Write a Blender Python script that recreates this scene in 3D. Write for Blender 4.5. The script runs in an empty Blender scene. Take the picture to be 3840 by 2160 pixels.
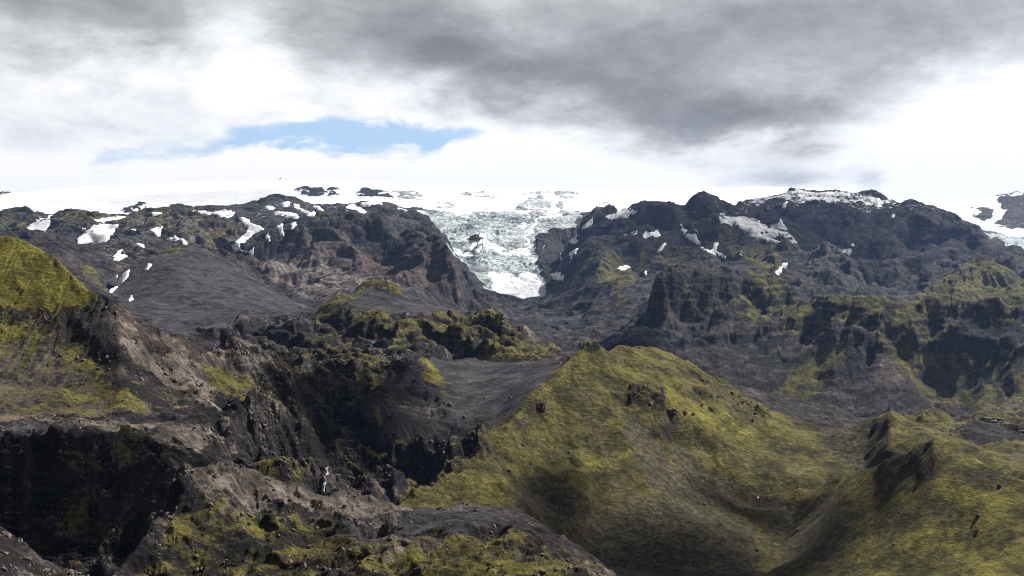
import bpy, math, random, time
import numpy as np
from mathutils import Vector, geometry
T0 = time.time()
S = bpy.context.scene
COL = S.collection
K = 0.0003993            # tangent per pixel of the 2576 px wide survey photo
HX, HY = 1288.0, 657.0   # optical axis column, true horizon row

# ------------------------------------------------------------------ camera
cd = bpy.data.cameras.new("camera"); cam = bpy.data.objects.new("camera", cd); COL.objects.link(cam)
cam.location = (0, 0, 0); cam.rotation_euler = (math.radians(90), 0, 0)
cd.sensor_width = 36; cd.lens = 36 / (2576 * K)
cd.shift_y = -(724.5 - HY) / 2576
cd.clip_start = 1; cd.clip_end = 60000
S.camera = cam

# ------------------------------------------------------------------ sun + sky
SUN_EL, SUN_AZ = 46.0, 54.0      # azimuth clockwise from the view direction
sl = bpy.data.lights.new("sun", 'SUN'); sun = bpy.data.objects.new("sun", sl); COL.objects.link(sun)
sl.energy = 5.0; sl.angle = math.radians(0.5); sl.color = (1.0, 0.96, 0.90)
d = Vector((math.sin(math.radians(SUN_AZ)) * math.cos(math.radians(SUN_EL)),
            math.cos(math.radians(SUN_AZ)) * math.cos(math.radians(SUN_EL)), math.sin(math.radians(SUN_EL))))
sun.rotation_euler = d.to_track_quat('Z', 'Y').to_euler()
S.view_settings.view_transform = 'Standard'; S.view_settings.look = 'None'
S.view_settings.exposure = 1.0; S.view_settings.gamma = 1.0
S.cycles.volume_bounces = 0; S.cycles.max_bounces = 4; S.cycles.diffuse_bounces = 2
S.cycles.transparent_max_bounces = 12
S.cycles.filter_width = 0.9

class NT:
    """small helper for building node trees"""
    def __init__(s, tree): s.t = tree; tree.nodes.clear()
    def n(s, typ, **kw):
        nd = s.t.nodes.new(typ)
        for k, v in kw.items():
            if k.startswith('i_'):
                key = k[2:]; key = int(key) if key.isdigit() else key.replace('_', ' ')
                if isinstance(v, bpy.types.NodeSocket): s.t.links.new(v, nd.inputs[key])
                else: nd.inputs[key].default_value = v
            else: setattr(nd, k, v)
        return nd
    def m(s, op, a, b=None, c=None, clamp=False):
        nd = s.t.nodes.new('ShaderNodeMath'); nd.operation = op; nd.use_clamp = clamp
        for i, v in enumerate((a, b, c)):
            if v is None: continue
            if isinstance(v, bpy.types.NodeSocket): s.t.links.new(v, nd.inputs[i])
            else: nd.inputs[i].default_value = v
        return nd.outputs[0]
    def mix(s, f, a, b):
        nd = s.t.nodes.new('ShaderNodeMix'); nd.data_type = 'RGBA'
        for i, v in ((0, f), (6, a), (7, b)):
            if isinstance(v, bpy.types.NodeSocket): s.t.links.new(v, nd.inputs[i])
            else: nd.inputs[i].default_value = v if i == 0 else ((*v, 1) if len(v) == 3 else v)
        return nd.outputs[2]
    def ss(s, x, lo, hi, a=0.0, b=1.0):
        nd = s.t.nodes.new('ShaderNodeMapRange'); nd.interpolation_type = 'SMOOTHSTEP'
        s.t.links.new(x, nd.inputs[0])
        for i, v in zip((1, 2, 3, 4), (lo, hi, a, b)): nd.inputs[i].default_value = v
        return nd.outputs[0]
    def noise(s, vec, scale, detail=8, rough=0.55, dist=0.0, w=None, norm=True):
        nd = s.t.nodes.new('ShaderNodeTexNoise'); nd.normalize = norm
        s.t.links.new(vec, nd.inputs['Vector'])
        nd.inputs['Scale'].default_value = scale; nd.inputs['Detail'].default_value = detail
        nd.inputs['Roughness'].default_value = rough; nd.inputs['Distortion'].default_value = dist
        return nd

W = bpy.data.worlds.new("World"); S.world = W; W.use_nodes = True
w = NT(W.node_tree)
tc = w.n('ShaderNodeTexCoord'); sep = w.n('ShaderNodeSeparateXYZ', i_0=tc.outputs['Generated'])
dx, dy, dz = sep.outputs
hyp = w.m('SQRT', w.m('ADD', w.m('MULTIPLY', dx, dx), w.m('MULTIPLY', dy, dy)))
az = w.m('ARCTAN2', dx, dy); el = w.m('ARCTANGENT', w.m('DIVIDE', dz, w.m('MAXIMUM', hyp, 0.001)))
# warp the (azimuth, elevation) plane with noise so that every cloud edge is ragged
pv = w.n('ShaderNodeCombineXYZ', i_0=az, i_1=w.m('MULTIPLY', el, 2.2), i_2=0.0).outputs[0]
n1 = w.noise(pv, 2.8, 12, 0.60); n2 = w.noise(pv, 9.0, 12, 0.60, .4); n3 = w.noise(pv, 26.0, 10, 0.62)
c1 = w.n('ShaderNodeSeparateColor', i_0=n1.outputs['Color']); c3 = w.n('ShaderNodeSeparateColor', i_0=n3.outputs['Color']); c2 = w.n('ShaderNodeSeparateColor', i_0=n2.outputs['Color'])
wa = w.m('ADD', az, w.m('ADD', w.m('MULTIPLY', w.m('SUBTRACT', c1.outputs[0], 0.5), 0.28), w.m('MULTIPLY', w.m('SUBTRACT', c2.outputs[2], 0.5), 0.09)))
we = w.m('ADD', el, w.m('ADD', w.m('MULTIPLY', w.m('SUBTRACT', c1.outputs[1], 0.5), 0.13), w.m('MULTIPLY', w.m('SUBTRACT', c2.outputs[1], 0.5), 0.05)))
def blob(px, py, rx, ry, pw=1.0):
    a0 = math.atan((px - HX) * K); e0 = math.atan((HY - py) * K)
    a = w.m('DIVIDE', w.m('SUBTRACT', wa, a0), rx * K); b = w.m('DIVIDE', w.m('SUBTRACT', we, e0), ry * K)
    q = w.m('ADD', w.m('MULTIPLY', a, a), w.m('MULTIPLY', b, b))
    return w.m('EXPONENT', w.m('MULTIPLY', w.m('POWER', q, pw), -1.0))
def total(lst):
    acc = None
    for (px, py, rx, ry, amp, *pw) in lst:
        t = w.m('MULTIPLY', blob(px, py, rx, ry, *(pw or [1.0])), amp)
        acc = t if acc is None else w.m('ADD', acc, t)
    return acc
dark = total([
 (150, 60, 330, 100, .34), (330, 150, 170, 55, .20), (-250, 40, 300, 200, .25),
 (1000, 50, 200, 100, .30), (1120, 160, 240, 90, .40), (1400, 235, 260, 65, .30), (1500, 150, 300, 120, .28),
 (1700, 300, 260, 62, .34), (2020, 320, 260, 48, .44), (1800, 170, 320, 120, .24), (2330, 110, 340, 120, .34),
 (2200, 230, 240, 50, .16), (1960, 425, 120, 34, .34), (2180, 432, 50, 20, .22), (2560, 180, 120, 120, .12), (1900, 20, 300, 60, .18),
 (760, 60, 120, 60, .14), (380, 310, 300, 60, .10), (700, 320, 240, 50, .08), (150, 330, 200, 60, .06),
 (1290, -700, 4000, 650, .50, 2.0),
 (560, 100, 160, 90, -.16), (620, 260, 120, 60, -.10), (1330, 60, 130, 55, -.10), (2350, 330, 200, 60, -.15)])
puff = w.m('ADD', w.m('MULTIPLY', w.m('SUBTRACT', c1.outputs[2], 0.5), 0.55), w.m('ADD', w.m('MULTIPLY', w.m('SUBTRACT', c2.outputs[0], 0.5), 0.52), w.m('MULTIPLY', w.m('SUBTRACT', c3.outputs[0], 0.5), 0.26)))
fade = w.ss(el, math.atan((HY - 470) * K), math.atan((HY - 330) * K))
dens = w.m('ADD', dark, w.m('MULTIPLY', puff, fade))
shade = w.m('SUBTRACT', 1.05, dens)
ramp = w.n('ShaderNodeValToRGB', i_0=shade); cr = ramp.color_ramp
cr.elements[0].position = 0.0; cr.elements[0].color = (.10, .10, .115, 1)
cr.elements[1].position = 1.0; cr.elements[1].color = (1.0, 1.0, 1.0, 1)
for p, c in ((.35, (.245, .25, .25)), (.5, (.35, .357, .36)), (.65, (.49, .50, .505)), (.8, (.71, .722, .735)), (.9, (.90, .915, .935))):
    e = cr.elements.new(p); e.color = (*c, 1)
cr.elements[-1].color = (1.08, 1.07, 1.05, 1)
sky = w.n('ShaderNodeTexSky'); sky.sky_type = 'NISHITA'; sky.sun_disc = False
sky.sun_elevation = math.radians(SUN_EL); sky.sun_rotation = math.radians(SUN_AZ)
skyc = w.n('ShaderNodeVectorMath', operation='SCALE', i_0=sky.outputs[0]); skyc.inputs['Scale'].default_value = 0.10
blue = total([(860, 360, 240, 36, 1.3, 2.0), (1080, 332, 140, 28, 1.2, 2.0), (560, 380, 200, 18, .75), (320, 395, 80, 22, .8), (60, 270, 60, 30, .3), (1000, 362, 30, 14, -.7)])
bm = w.ss(w.m('ADD', blue, w.m('ADD', w.m('MULTIPLY', w.m('SUBTRACT', c2.outputs[0], 0.5), 1.5), w.m('MULTIPLY', w.m('SUBTRACT', c3.outputs[1], 0.5), 0.8))), 0.20, 1.35)
bcol = w.mix(0.15, (.50, .72, 1.0), skyc.outputs[0])
cc = w.mix(bm, ramp.outputs[0], bcol)
lid = w.mix(w.ss(n1.outputs[0], .35, .65), (.11, .115, .125), (.20, .205, .215))      # unseen sky overhead and behind, kept dark to cut the ambient light
back = w.ss(dy, -0.1, 0.7, 1.0, 0.0)
over = w.m('MAXIMUM', w.ss(el, .27, .42), w.m('MULTIPLY', back, .85))
cc = w.mix(over, cc, lid)
ground = w.mix(w.ss(el, -0.05, 0.0), (.03, .03, .03), cc)
bg = w.n('ShaderNodeBackground', i_Color=ground, i_Strength=0.50)
w.n('ShaderNodeOutputWorld', i_Surface=bg.outputs[0])

# ------------------------------------------------------------------ survey of the terrain
# every point is (photo column, photo row, forward distance in metres)
PT = []
def add(px, z, Y): PT.append((px, math.log(Y), z))
def zz(py, Y): return (HY - py) * K * Y
def L(pts, back=None, step=22):
    """a surveyed break line; back=(relative distance, drop in m) adds the hidden far side of a crest"""
    for i in range(len(pts)):
        a = pts[i]; b = pts[min(i + 1, len(pts) - 1)]
        n = max(1, int(abs(b[0] - a[0]) / step)) if i < len(pts) - 1 else 1
        for k in range(n):
            t = k / n
            px = a[0] + (b[0] - a[0]) * t; py = a[1] + (b[1] - a[1]) * t; Y = a[2] + (b[2] - a[2]) * t
            add(px, zz(py, Y), Y)
            if back: add(px, zz(py, Y) - back[1], Y * (1 + back[0]))
def Pts(*pts):
    for p in pts: add(p[0], zz(p[1], p[2]), p[2])
for px in range(-500, 3100, 200):
    add(px, -9, 22); add(px, -45, 120); add(px, -88, 220)
# foreground spur
L([(260,1475,330),(340,1400,350),(400,1290,380),(432,1215,410),(500,1180,425),(540,1170,432),(578,1171,435),(605,1190,437),(700,1222,443),(770,1243,448),(850,1244,452),(940,1256,458),(985,1283,462),(1040,1288,475),(1150,1276,500),(1240,1270,510),(1320,1300,480),(1400,1345,440),(1500,1405,390),(1590,1500,345)], back=(.13, 42))
Pts((350,1500,335),(500,1500,340),(700,1500,325),(430,1320,385),(520,1260,402),(520,1380,370),(640,1270,420),(640,1380,375),(760,1300,425),(760,1400,380),(860,1320,415),(860,1400,365),(940,1300,430),(1000,1330,405),(1100,1305,425),(1200,1300,440),(1290,1320,440),(950,1380,345))
L([(860,1470,300),(900,1432,310),(1000,1375,330),(1090,1342,345),(1200,1322,355),(1300,1336,355),(1370,1368,340),(1450,1420,320),(1540,1500,300)], back=(.08,8))
Pts((1000,1440,318),(1200,1400,330),(1350,1440,310),(1200,1500,290),(1000,1520,280),(1500,1600,270),(1750,1750,330),(2000,1750,330),(2250,1700,330),(2500,1700,330),(3076,1500,330))
# nearest dark slope bottom left
L([(-500,1120,330),(-200,1220,320),(0,1330,300),(80,1385,292),(160,1449,285),(200,1500,280)], back=(.2,50))
Pts((-200,1450,255),(0,1470,250),(60,1520,240))
# ravine left
Pts((60,1400,520),(140,1430,505),(230,1460,470),(300,1340,525),(230,1290,545),(120,1290,550),(20,1300,550),(380,1260,540),(400,1210,560),(-200,1300,520),(-500,1250,520))
# terrace edge
L([(-500,1130,545),(0,1128,565),(60,1118,570),(130,1130,572),(170,1120,575),(212,1106,580),(250,1100,578),(305,1109,570),(325,1149,555),(375,1179,535),(462,1196,500),(500,1230,470)])
Pts((60,1200,556),(140,1190,560),(220,1180,566),(280,1190,556),(330,1230,540))
L([(330,1092,615),(400,1118,600),(460,1140,590),(540,1166,575)])
Pts((400,1150,560),(250,1085,610),(120,1085,615),(0,1090,612),(-500,1090,600))
L([(-500,1060,650),(0,1058,655),(250,1056,660),(480,1050,680),(545,1028,700),(575,1034,700)])
Pts((420,1095,625),(520,1100,650),(560,1070,690),(600,1130,690),(560,1150,640),(620,1180,680),(680,1200,660))
# left green hill
L([(-500,640,900),(-200,600,870),(0,596,850),(60,602,850),(100,620,840),(150,657,820),(200,698,800),(240,733,790),(300,768,785),(400,838,800),(480,868,830),(560,885,870),(640,903,900),(690,930,930)], back=(.12,60))
L([(-500,790,790),(0,768,784),(80,796,777),(150,803,771),(200,801,770),(240,790,772)])
L([(-500,730,802),(0,728,796),(80,740,793),(150,750,788),(210,756,785)])
Pts((0,850,753),(100,850,752),(200,860,748),(200,910,730),(0,950,712),(120,950,712),(300,950,708),(450,960,771),(600,990,838),(400,970,742),(0,1035,672),(250,1035,680),(450,1030,705),(300,850,748),(400,900,772),(560,950,845),(-500,950,712),(-500,850,755))
# rubble slopes left of the canyon
Pts((640,960,860),(700,1000,880),(760,1040,900),(640,1030,790),(700,1080,790),(760,1130,800),(620,1090,720),(700,1150,730),(780,1170,800),(740,980,1000),(700,940,1040),(800,1000,1060),(800,1080,960))
L([(820,1300,760),(815,1235,800),(822,1195,835),(850,1130,905),(868,1070,990),(878,1020,1070),(850,960,1180),(800,930,1260)])
Pts((740,1225,760),(760,1190,790),(900,1240,790),(960,1300,720))
# ash tongue C2 right of the canyon
L([(1060,905,1150),(1090,896,1180),(1130,895,1200),(1200,906,1210),(1260,912,1200),(1330,905,1160),(1420,896,1100),(1480,900,1050)], back=(.05,25))
L([(1040,930,1110),(1000,965,1040),(950,1000,985),(930,1020,965),(945,1060,935),(985,1066,925),(1050,1085,925),(1120,1092,930),(1200,1088,935),(1260,1060,930)])
Pts((1100,950,1100),(1200,960,1110),(1300,960,1060),(1150,1020,1010),(1060,1030,990),(1000,1020,985),(1250,1010,1000),(1350,960,960))
Pts((930,1100,905),(1000,1110,905),(1060,1140,895),(1140,1130,890),(1200,1120,890),(920,1200,855),(1000,1210,850),(1060,1225,845),(1000,1260,800),(900,1130,890),(1130,1180,860))
L([(1020,1140,860),(1060,1128,855),(1110,1132,850)],back=(.01,15))
# main green hill
L([(965,1288,615),(985,1280,625),(1040,1238,655),(1100,1192,685),(1150,1150,705),(1200,1112,730),(1270,1060,765),(1340,1000,805),(1380,955,835),(1420,917,865),(1450,885,885),(1470,870,900),(1495,868,905),(1520,880,915),(1560,872,945),(1605,867,975),(1640,876,985),(1700,893,992),(1740,908,992),(1800,953,987),(1860,984,982),(1930,1030,977),(1975,1050,972)], back=(.07,55))
L([(1530,890,905),(1600,915,915),(1690,945,920),(1770,988,918),(1840,1027,915),(1900,1058,915),(2000,1098,905),(2090,1140,885),(2165,1183,852)])
L([(1690,1100,842),(1780,1178,818),(1860,1222,804),(1930,1250,795),(2010,1266,782)])
L([(1690,1128,832),(1768,1205,806),(1850,1254,795),(1920,1284,786),(1990,1298,775)])
L([(1588,1050,838),(1620,1105,820),(1658,1155,802),(1738,1228,777),(1838,1292,747),(1898,1372,702),(1908,1460,652)])
L([(1555,1080,808),(1615,1185,762),(1695,1275,728),(1790,1350,692),(1855,1430,655)])
Pts((1760,1260,783),(1860,1300,765),(1940,1330,748),(2000,1330,755),(1950,1390,705),(1780,1100,855),(1880,1160,838),(1980,1200,815))
L([(1540,955,872),(1600,965,872),(1660,985,872)])
L([(1540,1002,857),(1600,1016,854),(1660,1026,851)])
Pts((1780,973,955),(1860,1012,952),(1930,1045,955))
Pts((1500,960,862),(1500,1060,815),(1500,1150,775),(1500,1300,705),(1500,1449,650),(1430,960,850),(1400,1040,808),(1340,1100,780),(1670,1060,842),(1700,1449,645),(1620,1350,685),(1400,1200,725),(1340,1250,702),(1300,1180,722),(1450,1230,708),(1430,1300,680),(1250,1180,700),(1200,1250,655),(1300,1290,640),(1100,1275,635),(1400,1400,600))
Pts((2060,1160,865),(2100,1190,830),(2060,1235,800),(1900,1110,878))
# right green hill
Pts((2060,1280,745),(2100,1235,750))
L([(2160,1184,728),(2200,1176,700),(2250,1152,675),(2300,1130,652),(2350,1096,640),(2385,1110,640),(2445,1138,632),(2500,1178,612),(2576,1215,592),(3076,1300,540)], back=(.13,48))
Pts((2350,1180,616),(2350,1250,600),(2350,1350,572),(2350,1449,545),(2100,1300,668),(2050,1400,632),(2050,1480,595),(2200,1250,662),(2200,1350,610),(2200,1449,565),(2420,1400,562),(2490,1400,540),(2576,1400,528),(2490,1470,512),(2500,1300,570),(2450,1250,590),(1985,1400,690),(3076,1449,480))
# small hill behind
L([(1985,1058,985),(2040,1072,970),(2100,1084,950),(2160,1066,925),(2200,1054,910),(2240,1032,900),(2290,1060,890),(2340,1078,880),(2400,1100,860),(2440,1122,830)], back=(.1,40))
Pts((2240,1110,845),(2160,1150,810),(2080,1120,900),(2320,1110,830))
L([(2400,1080,1020),(2450,1068,1060),(2520,1076,1060),(2576,1082,1050),(3076,1120,1000)], back=(.1,40))
Pts((2500,1120,960),(2576,1150,880),(2576,1195,700),(2480,1140,850),(3076,1200,800))
L([(2250,1062,1350),(2300,1040,1340),(2345,1028,1330),(2400,1050,1300),(2440,1062,1290),(2470,1042,1250),(2530,1045,1250),(2576,1060,1240),(3076,1080,1200)], back=(.1,80))
# mesa and its ridge to the right
L([(1640,712,2700),(1655,695,2730),(1690,688,2760),(1730,675,2800),(1790,660,2850),(1840,668,2850),(1890,684,2820),(1935,694,2780),(1975,725,2720),(2010,752,2660),(2070,768,2560),(2100,755,2520),(2130,742,2500),(2160,750,2490),(2190,760,2490),(2230,752,2490),(2290,752,2480),(2340,744,2460),(2400,750,2420),(2450,758,2390),(2510,770,2350),(2570,780,2310),(3076,800,2200)], back=(.09,90))
L([(1641,712,2700),(1644,760,2690),(1640,820,2650)], step=5)
Pts((1612,838,2720),(1590,852,2700),(1605,845,2900),(1618,800,2760),(1570,862,2650))
L([(1625,835,2610),(1650,842,2590),(1720,850,2585),(1760,820,2620),(1830,840,2560),(1930,870,2470)])
L([(1645,725,2685),(1720,715,2725),(1830,725,2720),(1900,752,2690)])
Pts((1900,780,2650),(1960,800,2600),(2040,800,2560))
Pts((1560,872,2560),(1500,868,2700),(1600,900,2440),(1700,930,2400),(1800,970,2330),(1900,1020,2250),(2000,1060,2190),(2100,1085,2140),(2000,950,2330),(1600,950,2300),(1750,1050,2150),(1500,950,2500))
L([(2080,790,2500),(2150,800,2440),(2220,858,2380),(2300,930,2300),(2380,990,2230),(2430,1040,2170)])
Pts((2150,850,2380),(2100,880,2360),(2200,930,2290),(2100,980,2260),(2300,1000,2200),(2250,1060,2120),(2400,1075,2080))
Pts((2250,830,2400),(2350,850,2370),(2400,850,2320),(2500,870,2275),(2400,930,2255),(2420,1000,2205),(2450,1040,2100),(2500,960,2195),(2550,1010,2110),(2576,860,2230),(3076,1000,2050),(3076,880,2160))
L([(2250,790,2450),(2330,792,2415),(2430,800,2370),(2530,812,2310),(3076,840,2190)])
# valley floor below the glacier
Pts((1400,885,3000),(1300,832,3300),(1450,830,3300),(1380,800,3750),(1250,765,3750),(1480,795,3550),(1340,780,4000),(1560,880,2900),(1300,900,2700),(1500,900,2800),(1650,860,3000),(1800,800,3050),(2000,820,2980),(2200,810,2950),(2500,830,2800),(3076,850,2700))
# dark mountain on the right
L([(1440,585,4950),(1462,548,5000),(1500,534,5000),(1560,533,5000),(1612,535,4900),(1640,512,4800),(1690,507,4800),(1722,525,4850),(1752,496,4900),(1775,489,4900),(1797,503,4900),(1830,528,5050),(1870,500,5400),(1930,488,5500),(2020,477,5500),(2100,481,5500),(2180,487,5400),(2250,496,5200),(2290,500,5100),(2330,523,5000),(2362,547,4900),(2392,538,4900),(2420,552,4800),(2446,582,4700),(2500,608,4600),(2560,630,4500),(2620,650,4400),(3076,700,4200)], back=(.07,140))
L([(1690,515,4780),(1700,560,4620),(1690,600,4450),(1640,650,4300),(1610,680,4100)])
L([(1775,500,4850),(1800,570,4620),(1830,610,4400),(1870,645,4150),(1900,665,4000)])
Pts((1650,560,4700),(1740,570,4720),(1730,640,4350),(1500,640,4250),(1600,620,4400),(1550,580,4750),(1480,590,4850),(1440,640,4700),(1420,690,4350),(1430,740,4000),(1500,770,3500),(1560,720,3650),(1520,700,3850),(1630,760,3350),(1700,700,3700),(1600,800,3250),(1800,680,3750),(1780,640,4200))
Pts((1880,560,5000),(1930,590,4800),(1990,605,4750),(1960,560,5000))
L([(1870,520,5250),(1930,510,5320),(2020,512,5250),(2150,518,5180),(2250,520,5050),(2320,545,4900),(2400,580,4750)])
L([(1940,560,5080),(2020,590,4950),(2150,598,4860),(2300,622,4680),(2400,650,4500),(2500,670,4350)])
Pts((2100,660,4450),(2060,650,4500),(2200,690,4250),(2200,730,4000),(2260,748,3850),(2320,700,4050),(2400,690,4100),(2570,700,4050),(2500,720,3950),(3076,760,3800))
# grey dome and ribbed hill
L([(1880,668,3850),(1920,645,3850),(1960,630,3800),(2000,618,3760),(2060,621,3720),(2100,640,3680),(2150,685,3560),(2220,728,3450),(2295,748,3380)], back=(.05,70))
Pts((1960,680,3560),(2030,680,3620),(2030,730,3350),(2120,740,3300),(1930,740,3250),(2200,765,3200))
L([(2315,745,3380),(2380,702,3500),(2440,668,3600),(2492,660,3600),(2530,684,3500),(2562,700,3450),(2620,720,3400),(3076,760,3300)], back=(.05,80))
Pts((2400,750,3250),(2480,730,3350),(2450,780,3150),(2560,775,3150))
# glacier tongue
Pts((1080,545,6300),(1160,540,6350),(1250,540,6350),(1340,540,6350),(1400,540,6300),(1445,548,6150),(1110,600,5700),(1200,590,5650),(1300,585,5700),(1400,590,5500),(1140,640,5150),(1250,640,5100),(1350,640,5100),(1185,700,4700),(1260,700,4700),(1360,700,4600),(1410,640,5000),(1390,700,4650))
L([(1215,722,4520),(1240,737,4450),(1300,751,4370),(1340,757,4330),(1372,757,4300),(1382,740,4400)])
L([(1220,735,4420),(1240,748,4350),(1300,762,4270),(1372,768,4220),(1395,745,4300)])
# ice cap
L([(-500,545,6600),(0,533,6600),(300,535,7000),(600,515,7500),(700,510,7200),(860,520,6300),(960,508,6400),(1080,525,6700),(1250,525,6800),(1450,528,6700),(1600,528,6600),(1700,510,7000),(1850,500,7000)])
L([(-500,520,8500),(0,510,8500),(400,500,8500),(700,485,8700),(1000,492,8700),(1250,500,8500),(1500,498,8500),(1800,488,8500),(2100,485,8500)])
L([(-500,505,12500),(0,490,12500),(150,472,12500),(370,461,12500),(700,453,12500),(1000,460,12500),(1300,472,12500),(1600,475,12500),(1900,470,12500),(2150,476,12500),(2270,500,12500),(2400,505,12500),(2480,497,12500),(3076,500,12500)], back=(.15,120))
L([(2250,515,7000),(2350,530,6800),(2450,560,6300),(2576,600,5900),(3076,640,5800)])
L([(2280,502,8500),(2380,510,8400),(2440,508,8200),(2500,492,8000),(2550,488,8000),(2620,480,8000),(3076,480,8000)])
Pts((2440,570,6600),(2520,575,6700),(2576,580,6700),(2400,540,7000),(2500,530,7300))
# brown mountain, left of the glacier
L([(860,522,5500),(900,518,5300),(960,511,5200),(1000,516,5200),(1040,535,5100),(1060,558,5000),(1080,580,4950),(1100,600,4900),(1115,617,4800),(1132,650,4600),(1152,690,4300),(1172,740,4000),(1200,782,3700),(1240,815,3400),(1300,850,3100)])
L([(690,610,3950),(730,580,4000),(765,568,4020),(850,556,4100),(910,556,4100),(958,566,4060),(1000,596,3950),(1050,612,3800),(1075,620,3700),(1095,613,3640),(1112,618,3620),(1125,645,3580),(1140,690,3500),(1158,745,3400),(1180,800,3250)], back=(.04,10))
L([(700,660,3820),(760,640,3860),(850,640,3840),(930,640,3820),(1000,660,3700),(1050,680,3560),(1100,740,3420),(1140,770,3330)])
Pts((640,692,3500),(720,740,3250),(790,765,3100),(800,705,3500),(900,700,3480),(860,740,3150),(1000,715,3380),(1060,750,3250),(960,760,3100),(1100,800,3050),(1000,570,4800),(960,540,5000),(1060,590,4600),(1080,620,4300))
Pts((780,562,4300),(880,545,4600),(700,552,4700),(600,562,4600),(800,520,5300),(650,530,5200))
L([(-500,548,5200),(0,542,5200),(62,531,5200),(110,553,5000),(140,545,4900),(185,537,4900),(230,548,5000),(270,560,5100),(330,548,5300),(400,526,5500),(480,525,5600),(560,528,5600),(620,520,5600),(660,508,5600),(705,494,5600),(740,505,5600),(790,520,5500),(860,523,5450)], back=(.06,60))
Pts((0,590,4400),(100,580,4500),(110,610,4050),(200,620,3900),(240,580,4400),(300,560,4700),(300,610,4000),(400,570,4500),(400,600,4100),(500,590,4200),(540,625,3800),(600,600,4300),(612,650,3850),(630,690,3500),(570,660,3600),(660,600,4150),(-500,600,4400),(500,560,4800),(230,630,3700))
L([(40,600,3900),(150,625,3300),(260,640,3200),(330,625,3300),(400,640,3200)])
# ash dome in the middle distance, left
L([(130,622,2700),(170,645,2620),(220,672,2500),(262,705,2380),(275,740,2230)])
L([(275,742,2200),(300,700,2350),(330,668,2420),(390,632,2520),(430,615,2600),(470,614,2620),(530,632,2580),(580,655,2540),(620,682,2500),(700,738,2400),(775,775,2300)], back=(.07,100))
L([(300,770,2000),(350,790,1850),(420,830,1600),(480,855,1450)])
Pts((440,700,2230),(400,760,2000),(500,790,1900),(560,750,2050),(620,740,2150),(480,830,1620),(660,780,1950),(740,790,2000))
L([(480,832,1580),(540,826,1560),(590,800,1640),(640,790,1690),(700,800,1720),(750,800,1760)])
Pts((540,868,1548),(600,864,1605),(650,868,1650),(720,868,1690),(560,880,1480),(650,882,1520))
Pts((700,900,1330),(620,885,1400),(650,910,1200),(560,880,1200))
# hummock field left of the glacier valley
L([(775,812,1740),(800,788,1760),(840,750,1800),(880,728,1850),(920,712,1880),(950,703,1900),(990,715,1890),(1040,742,1860),(1100,768,1820),(1200,790,1720),(1245,792,1660),(1275,790,1650),(1290,835,1600),(1340,865,1550),(1400,888,1500),(1440,900,1440)], back=(.08,70))
Pts((950,780,1660),(1050,790,1650),(1000,760,1750),(870,790,1680),(1130,800,1600),(1180,800,1640))
L([(780,840,1520),(860,808,1580),(940,812,1540),(960,824,1500),(1080,818,1490),(1120,800,1560)])
Pts((790,870,1440),(860,870,1460),(950,880,1410),(1080,870,1400),(1060,900,1300),(1000,940,1230),(940,960,1180),(880,920,1300),(950,1000,1080))
Pts((1200,820,1530),(1250,870,1400),(1330,908,1270),(1150,850,1430),(1160,895,1330),(1250,905,1300),(1370,895,1400),(1300,850,1500))

def build_tin(cols, lnY):
    pts = {}
    for px, ly, z in PT: pts[(round(px / 3), round(ly / 0.003))] = (px, ly, z)
    P = list(pts.values())
    SC = 1700.0     # makes ln(distance) comparable with columns
    v = [Vector((p[0], p[1] * SC)) for p in P]
    ov, oe, of, _a, _b, _c = geometry.delaunay_2d_cdt(v, [], [], 0, 1e-4)
    vv = np.array([(q.x, q.y / SC) for q in ov]); zv = np.array([P[o[0]][2] for o in _a])
    H = np.full((len(lnY), len(cols)), np.nan)
    c0, dc = cols[0], cols[1] - cols[0]; l0, dl = lnY[0], lnY[1] - lnY[0]
    for f in of:
        a, b, c = (vv[i] for i in f); za, zb, zc = (zv[i] for i in f)
        xs = (a[0], b[0], c[0]); ys = (a[1], b[1], c[1])
        i0 = max(0, int((min(xs) - c0) / dc)); i1 = min(len(cols) - 1, int((max(xs) - c0) / dc) + 1)
        j0 = max(0, int((min(ys) - l0) / dl)); j1 = min(len(lnY) - 1, int((max(ys) - l0) / dl) + 1)
        if i1 < i0 or j1 < j0: continue
        X, Y = np.meshgrid(cols[i0:i1 + 1], lnY[j0:j1 + 1])
        den = (b[1] - c[1]) * (a[0] - c[0]) + (c[0] - b[0]) * (a[1] - c[1])
        if abs(den) < 1e-12: continue
        w0 = ((b[1] - c[1]) * (X - c[0]) + (c[0] - b[0]) * (Y - c[1])) / den
        w1 = ((c[1] - a[1]) * (X - c[0]) + (a[0] - c[0]) * (Y - c[1])) / den
        w2 = 1 - w0 - w1
        m = (w0 > -1e-6) & (w1 > -1e-6) & (w2 > -1e-6)
        sub = H[j0:j1 + 1, i0:i1 + 1]; sub[m] = (w0 * za + w1 * zb + w2 * zc)[m]
    return H

# ------------------------------------------------------------------ grid
Q = 1.0
NC, NR = int(1560 * Q), int(2100 * Q)
cols = np.linspace(-480, 3056, NC); lnY = np.linspace(math.log(24), math.log(14000), NR)
# spend rows on what can be seen: few before 250 m
na, nb = int(NR * .04), int(NR * .045)
lnY = np.concatenate([np.linspace(math.log(24), math.log(255), na, endpoint=False), np.linspace(math.log(255), math.log(7000), NR - na - nb, endpoint=False), np.linspace(math.log(7000), math.log(14200), nb)])
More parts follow.
